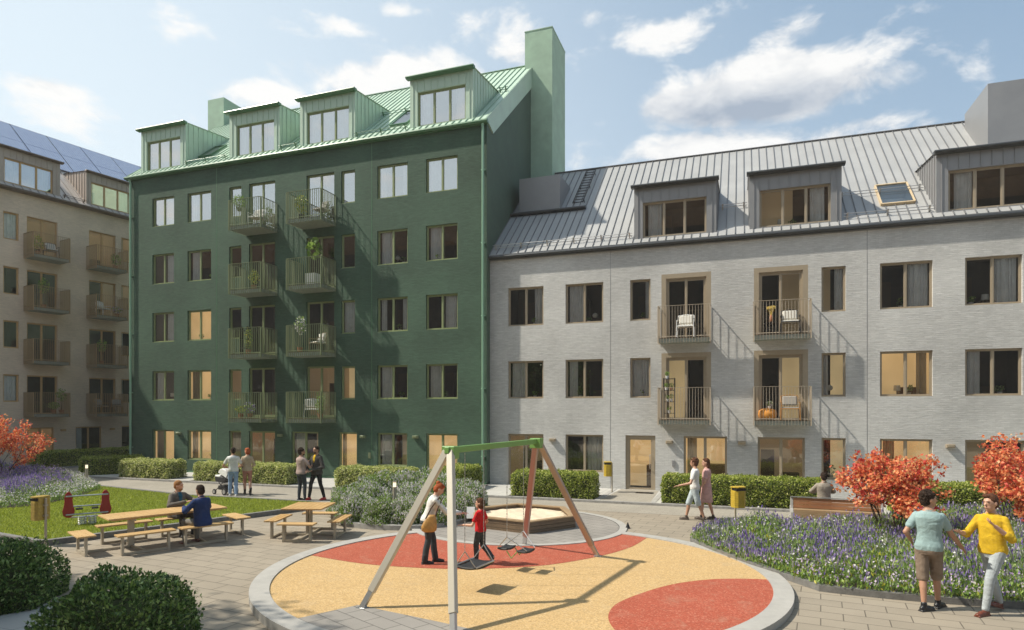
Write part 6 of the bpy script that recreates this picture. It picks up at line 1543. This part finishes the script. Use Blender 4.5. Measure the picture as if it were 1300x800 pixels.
person(mid((1170, 777), (1188, 771)), 28, 'man in teal t-shirt and khaki shorts seen from behind, right foreground', H_=1.86, skin=1, hair='dark', style='curly', top=K['teal'], bottom=K['khaki'], legs='short', shoes=SH['black'],
       yaw=62, rh=(.45, .28, .92), re=(.29, .08, 1.15), lh=(-.22, .18, 1.00), le=(-.30, -.06, 1.16), ra=(.13, .16, .09), la=(-.07, -.12, .09), rf=30, lf=42, vox=.0085, twist=4, palm=(-1, 0, 0))
person(mid((1243, 781), (1277, 776)), -108, 'man in mustard sweater and pale jeans gesturing with both hands, right foreground', H_=1.84, skin=0, hair='brown', style='short', top=K['must'], sleeve='mid', bottom=K['pale'], legs='long', shoes=SH['brown'],
       yaw=18, rh=(.12, .50, 1.22), re=(.22, .24, 1.16), lh=(-.20, .22, 1.34), le=(-.28, .0, 1.15), la=(-.05, .22, .09), ra=(.08, -.26, .12), rheel=-18, lf=-4, vox=.0085, twist=-18, palm=(0, .2, 1), lean=3)
wl = at(546, 715, .07); person((wl.x, wl.y, pz(wl.x, wl.y)), 78, 'red haired woman in white blouse and dark flared jeans leaning towards the boy', H_=1.66, skin=0, hair='red', style='bun', top=K['white'], sleeve='long', bottom=K['djeans'], legs='long', flare=.02, shoes=SH['black'], female=True,
       lean=20, pitch=14, pelvis=(0, -.06, .93), rh=(.10, .66, 1.08), re=(.20, .34, 1.10), lh=(-.08, .64, 1.06), le=(-.18, .34, 1.10), ra=(.09, -.12, .09), la=(-.08, .12, .09), vox=.011)
bl = at(610, 716, .07); person((bl.x, bl.y, pz(bl.x, bl.y)), -62, 'boy in red t-shirt and dark trousers walking beside the swing seat', H_=1.30, skin=0, hair='brown', style='bob', top=K['redt'], bottom=K['djeans'], legs='long', roomy=.012, shoes=SH['grey'], child=True,
       yaw=-20, lh=(-.28, .40, 1.08), le=(-.30, .08, 1.10), rh=(.26, .12, .90), re=(.29, -.04, 1.14), la=(-.06, .10, .09), ra=(.08, -.34, .20), rk=(.09, -.02, .50), rheel=-48, vox=.0115)
cl = at(882, 661); person((cl.x, cl.y, 0.004), -72, 'man in loose white shirt and light blue shorts walking past the long green hedge', H_=1.76, skin=1, hair='brown', style='curly', top=K['white'], bottom=K['lblue'], legs='short', shoes=SH['sandal'],
       lh=(-.30, .42, 1.02), le=(-.36, .10, 1.10), rh=(.48, .02, 1.20), re=(.40, -.04, 1.22), la=(-.08, -.26, .10), ra=(.08, .24, .09), lheel=-20, yaw=12, vox=.0125)
person((cl.x+.30, cl.y+.36, 0.004), -66, 'brown haired woman in pink dress walking behind the man in the white shirt', H_=1.74, skin=0, hair='brown', style='long', top=K['pink'], skirt=K['pink'], shoes=SH['sandal'], female=True, yaw=-15,
       lh=(-.24, .14, .95), le=(-.26, .0, 1.12), rh=(.26, .16, .95), re=(.26, 0, 1.12), la=(-.07, .14, .09), ra=(.08, -.18, .09), vox=.0125)
ml = at(296, 630); person((ml.x, ml.y, .004), -22, 'man in white t-shirt and blue jeans pushing the pram', H_=1.76, skin=1, hair='dark', style='crop', top=K['white'], bottom=K['jeans'], roomy=.008, shoes=SH['white'],
       lh=(-.20, .36, 1.02), le=(-.34, .06, 1.10), rh=(.12, .40, 1.02), re=(.30, .12, 1.10), la=(-.11, .10, .09), ra=(.10, -.08, .09), vox=.013, yaw=-10)
fl_ = at(314, 628); person((fl_.x, fl_.y, .004), -30, 'red haired woman in beige top and rose trousers with black ankle boots', H_=1.72, skin=0, hair='red', style='bob', top=K['beige'], sleeve='mid', bottom=K['rose'], legs='boot', shoes=SH['black'], boots=True, female=True,
       yaw=-40, lh=(-.16, .18, 1.05), le=(-.25, -.02, 1.13), rh=(.14, .24, 1.04), re=(.25, .0, 1.12), la=(-.07, .14, .09), ra=(.08, -.24, .12), rheel=-25, vox=.0125)
ml = at(382.5, 635.5); person((ml.x, ml.y, .004), 28, 'man in dusty rose t-shirt and dark trousers seen from behind, drinking', H_=1.80, skin=1, hair='dark', style='curly', top=K['dusty'], bottom=K['djeans'], shoes=SH['black'], yaw=30,
       rh=(.22, .30, 1.18), re=(.34, .06, 1.14), lh=(-.06, .26, 1.28), le=(-.28, .12, 1.14), la=(-.09, -.02, .09), ra=(.10, .06, .09), vox=.0125, beard=True)
ml = at(402, 634.5); person((ml.x, ml.y, .004), -152, 'bearded man in charcoal sweater and black trousers with red shoes, standing', H_=1.86, skin=1, hair='dark', style='crop', top=K['char'], sleeve='long', bottom=K['black'], shoes=SH['red'], yaw=10, jacket=True, inner=K['must'],
       rh=(.14, .28, 1.02), re=(.32, .05, 1.12), lh=(-.05, .22, 1.00), le=(-.30, .02, 1.10), la=(-.22, -.12, .09), ra=(.20, .14, .09), vox=.0125, beard=True)
# seated at the long table
def onT(s_, t): p = c1+d1*s_+Vector((-d1.y, d1.x))*t; return (p.x, p.y)
sit = dict(pelvis=(0, 0, .56), la=(-.16, .42, .09), ra=(.16, .42, .09), lk=(-.15, .44, .54), rk=(.15, .44, .54))
p = onT(.52, .84); person((p[0], p[1], -.02), 118, 'fair bearded man in brown tweed jacket sitting on the far bench', H_=1.78, skin=0, hair='blond', style='crop', top=K['tweed'], sleeve='long', jacket=True, inner=K['petrol'], bottom=K['char'], shoes=SH['black'], beard=True,
       lean=6, yaw=-28, rh=(.04, .42, .88), re=(.32, .20, .80), lh=(-.30, .52, .88), le=(-.34, .16, .86), vox=.0115, **sit)
p = onT(.55, -.84); person((p[0], p[1], -.02), -62, 'dark haired man in navy suit jacket sitting on the near bench', H_=1.80, skin=1, hair='dark', style='short', top=K['navy'], sleeve='long', jacket=True, bottom=K['grt'], shoes=SH['brown'],
       lean=6, yaw=0, rh=(.10, .52, .86), re=(.32, .22, .84), lh=(-.14, .46, .86), le=(-.33, .16, .82), vox=.0115, **sit)
q = at(1046, 655); BN = (1.29+.72, 19.36+.72)
pq = at(1046, 655); tdir = ray(1046, 655); yy = 20.10; xx = tdir[0]*yy/tdir[1]
person((xx, yy, .0), 8, 'man in light tweed jacket sitting on the wooden bench by the maple', H_=1.76, skin=1, hair='dark', style='short', top=K['grey'], sleeve='long', jacket=True, bottom=K['grt'], shoes=SH['brown'],
       lean=1, rh=(.12, .36, .80), re=(.30, .12, .84), lh=(-.12, .36, .80), le=(-.30, .12, .84), vox=.0125, pitch=2, **sit)
# shoulder bag of the woman
hv = head(78); bgp = Vector((wl.x, wl.y, 0))+Matrix.Rotation(hv, 3, 'Z') @ Vector((.25, -.02, 0))
T = empty('shoulder_bag', (bgp.x, bgp.y, 0), hv); tag(T, 'soft tan leather shoulder bag hanging at the leaning woman\'s side', 'bag')
b = MB(); b.loft([[(x*w_, y*d_+ox, z) for x, y in [(math.cos(2*math.pi*i/16)*.5, math.sin(2*math.pi*i/16)*.5) for i in range(16)]] for z, w_, d_, ox in ((.74, .05, .20, -.02), (.77, .10, .29, -.02), (.85, .12, .31, -.02), (.94, .11, .26, .0), (1.02, .07, .18, .02), (1.08, .04, .12, .04))])
b.build('bag_body', pbr('tan_leather', (.44, .24, .07), .5, noise=.25, nscale=9, bump=.6, bscale=8), T, smooth=True)
b = MB(); b.tube([(0, .09, 1.0), (-.04, .16, 1.2), (-.10, .26, 1.40)], .014, 6); b.tube([(0, -.09, 1.0), (-.04, .02, 1.2), (-.10, .20, 1.41)], .014, 6); b.build('strap', pbr('dark_leather', (.07, .04, .02), .5), T)
# black shoulder bag of the woman at the pram
T = empty('handbag', (fl_.x-.20, fl_.y+.02, 0), head(-30)); tag(T, 'black handbag carried between the pram couple', 'bag'); b = MB(); b.box(-.04, .04, -.14, .14, .86, 1.1); b.build('bag_body', M['black'], T, bevel=.03); b = MB(); b.tube([(0, -.1, 1.1), (0, -.05, 1.3), (0, .05, 1.3), (0, .1, 1.1)], .01, 6); b.build('strap', M['black'], T)
# ------------------------------------------------------------------ light and sky
sun_v = Vector((.80, .28, -1.0)).normalized()          # the way the sunlight travels
el = math.asin(-sun_v.z); az = math.atan2(-sun_v.y, -sun_v.x)   # towards the sun
sl = bpy.data.lights.new('sun', 'SUN'); sl.energy = SUN_E; sl.angle = R(1.1); sl.color = (1., .93, .80)
so_ = bpy.data.objects.new('sun', sl); COL.objects.link(so_); so_.rotation_euler = sun_v.to_track_quat('-Z', 'Y').to_euler(); so_.location = (-20, -5, 30)
W_ = bpy.data.worlds.new('World'); SC.world = W_; W_.use_nodes = True; nt = W_.node_tree; nt.nodes.clear()
out = nt.nodes.new('ShaderNodeOutputWorld'); bg = N(nt, 'ShaderNodeBackground'); bg.inputs[1].default_value = SKY_S; L(nt, bg.outputs[0], out.inputs[0])
sky = N(nt, 'ShaderNodeTexSky', sky_type='NISHITA', sun_disc=False, sun_elevation=el, sun_rotation=R(90)-az, air_density=1.3, dust_density=2.2, ozone_density=1.6)
tc = N(nt, 'ShaderNodeTexCoord'); nm = N(nt, 'ShaderNodeVectorMath', operation='NORMALIZE'); L(nt, tc.outputs['Generated'], nm.inputs[0])
sp = N(nt, 'ShaderNodeSeparateXYZ'); L(nt, nm.outputs[0], sp.inputs[0])
# azimuth to the right of the view axis, and elevation, in radians
# angle measured from +Y towards +X
aza = math_n(nt, 'ADD', math_n(nt, 'ARCTAN2', sp.outputs[0], sp.outputs[1]), YAW)
ela = math_n(nt, 'ARCSINE', sp.outputs[2])
# noise on a flat cloud deck
inv = math_n(nt, 'DIVIDE', 1., math_n(nt, 'MAXIMUM', math_n(nt, 'ADD', sp.outputs[2], .12), .05))
cb = N(nt, 'ShaderNodeCombineXYZ'); L(nt, math_n(nt, 'MULTIPLY', aza, 1.0), cb.inputs[0]); L(nt, math_n(nt, 'MULTIPLY', ela, 1.9), cb.inputs[1])
def fbm(scale, det, off=(0, 0, 0), rough=.55, dist=.3):
    mp = N(nt, 'ShaderNodeMapping'); mp.inputs['Location'].default_value = off; L(nt, cb.outputs[0], mp.inputs[0])
    n_ = N(nt, 'ShaderNodeTexNoise', i_Scale=scale, i_Detail=det, i_Roughness=rough, i_Distortion=dist); L(nt, mp.outputs[0], n_.inputs['Vector']); return n_.outputs[0]
def skyang(px, py): return math.atan((px-650)/820), math.atan((520-py)/math.hypot(820, px-650))
blobs = [  # px, py, half width, half height, strength of cloud; last flag: thick and grey below
    (985, 112, 150, 44, 1.45), (860, 130, 85, 32, 1.1), (1080, 100, 60, 28, 1.05), (850, 45, 75, 26, .86), (1010, 38, 80, 24, .72), (1150, 18, 60, 14, .42), (880, 188, 170, 24, 1.0), (1080, 165, 90, 20, .85), (1180, 155, 30, 8, .7),
    (640, 62, 70, 38, .85), (560, 95, 110, 38, .95), (460, 100, 90, 40, .86), (430, 30, 60, 16, .6), (330, 118, 70, 28, .85), (360, 30, 40, 14, .48), (55, 112, 60, 18, .75), (90, 150, 90, 22, .5), (740, 20, 40, 14, .5), (730, 60, 30, 30, .3), (510, 15, 40, 10, .6), (240, 40, 60, 16, .34), (1290, 10, 50, 20, .3)]
tot = None; thick = None
for i, (px, py, w_, h_, s_) in enumerate(blobs):
    a0, e0 = skyang(px, py); sa = w_/820*math.cos(a0)**2; se = h_/820*math.cos(e0)**2*1.0
    dx = math_n(nt, 'MULTIPLY', math_n(nt, 'SUBTRACT', aza, a0), 1/sa); dy = math_n(nt, 'MULTIPLY', math_n(nt, 'SUBTRACT', ela, e0), 1/se)
    q_ = math_n(nt, 'ADD', math_n(nt, 'MULTIPLY', dx, dx), math_n(nt, 'MULTIPLY', dy, dy)); g_ = math_n(nt, 'MULTIPLY', math_n(nt, 'POWER', 2.718, math_n(nt, 'MULTIPLY', q_, -1.)), s_)
    tot = g_ if tot is None else math_n(nt, 'MAXIMUM', tot, g_)
# scattered clouds everywhere else in the sky dome
wide = fbm(1.6, 4., (4., 2., 0))
far = math_n(nt, 'GREATER_THAN', math_n(nt, 'ABSOLUTE', aza), .78)
tot = math_n(nt, 'MAXIMUM', tot, math_n(nt, 'MULTIPLY', math_n(nt, 'MULTIPLY', far, 1.3), math_n(nt, 'SUBTRACT', wide, .30)))
n1 = fbm(9., 9., (0, 0, 0), .60, .25); n2 = fbm(9., 9., (0, -.075, 0), .60, .25)
dens = math_n(nt, 'MULTIPLY_ADD', n1, 2.1, math_n(nt, 'SUBTRACT', math_n(nt, 'MULTIPLY', tot, .80), 1.36))
cov = N(nt, 'ShaderNodeMapRange', interpolation_type='SMOOTHSTEP'); L(nt, dens, cov.inputs[0]); cov.inputs[1].default_value = -.10; cov.inputs[2].default_value = .38
# underside of thick clouds turns grey
a0, e0 = skyang(965, 135); dx = math_n(nt, 'MULTIPLY', math_n(nt, 'SUBTRACT', aza, a0), 1/.16); dy = math_n(nt, 'MULTIPLY', math_n(nt, 'SUBTRACT', ela, e0), 1/.026)
core_ = math_n(nt, 'POWER', 2.718, math_n(nt, 'MULTIPLY', math_n(nt, 'ADD', math_n(nt, 'MULTIPLY', dx, dx), math_n(nt, 'MULTIPLY', dy, dy)), -1.))
shade = math_n(nt, 'ADD', math_n(nt, 'MULTIPLY', core_, 1.15), math_n(nt, 'MULTIPLY', math_n(nt, 'SUBTRACT', n2, n1), 1.6), clamp=True)
cl_col = mixc(nt, shade, (CLOUD[0]*1.0, CLOUD[1]*.98, CLOUD[2]*.95), (CLOUD[0]*.40, CLOUD[1]*.46, CLOUD[2]*.55))
# clear sky: physical sky, paler towards the sun side (left) and the skyline
cr = N(nt, 'ShaderNodeMapRange', interpolation_type='SMOOTHSTEP'); L(nt, aza, cr.inputs[0]); cr.inputs[1].default_value = -.75; cr.inputs[2].default_value = .75; cr.inputs[3].default_value = .80; cr.inputs[4].default_value = .0
el2 = N(nt, 'ShaderNodeMapRange'); L(nt, ela, el2.inputs[0]); el2.inputs[1].default_value = .15; el2.inputs[2].default_value = .6; el2.inputs[3].default_value = .25; el2.inputs[4].default_value = 0.
hz = math_n(nt, 'ADD', cr.outputs[0], el2.outputs[0], clamp=True)
clear = mixc(nt, hz, mixc(nt, .55, sky.outputs[0], BLUE), HAZE)
L(nt, mixc(nt, math_n(nt, 'MULTIPLY', cov.outputs[0], .93), clear, cl_col), bg.inputs[0])
SC.view_settings.view_transform = 'Standard'; SC.view_settings.look = 'None'; SC.view_settings.exposure = EXPO; SC.view_settings.gamma = 1.0; SC.view_settings.use_curve_mapping = False
SC.render.resolution_x = 1024; SC.render.resolution_y = 630
SC.render.engine = 'CYCLES'
SC.cycles.max_bounces = 5; SC.cycles.diffuse_bounces = 3; SC.cycles.glossy_bounces = 3; SC.cycles.transparent_max_bounces = 10

hz_ = bpy.data.materials.new('air'); hz_.use_nodes = True; t_ = hz_.node_tree; t_.nodes.clear(); o_ = t_.nodes.new('ShaderNodeOutputMaterial')
pv_ = t_.nodes.new('ShaderNodeVolumePrincipled'); pv_.inputs['Color'].default_value = (1., .95, .88, 1); pv_.inputs['Density'].default_value = HAZE_D; pv_.inputs['Anisotropy'].default_value = .0
t_.links.new(pv_.outputs[0], o_.inputs['Volume'])
mb = MB(); mb.box(-410, 410, -405, 405, -1.0, 27.5); o = mb.build('haze', hz_); o['kind'] = 'stuff'; o['label'] = 'thin warm air haze over the courtyard'; o['category'] = 'haze'
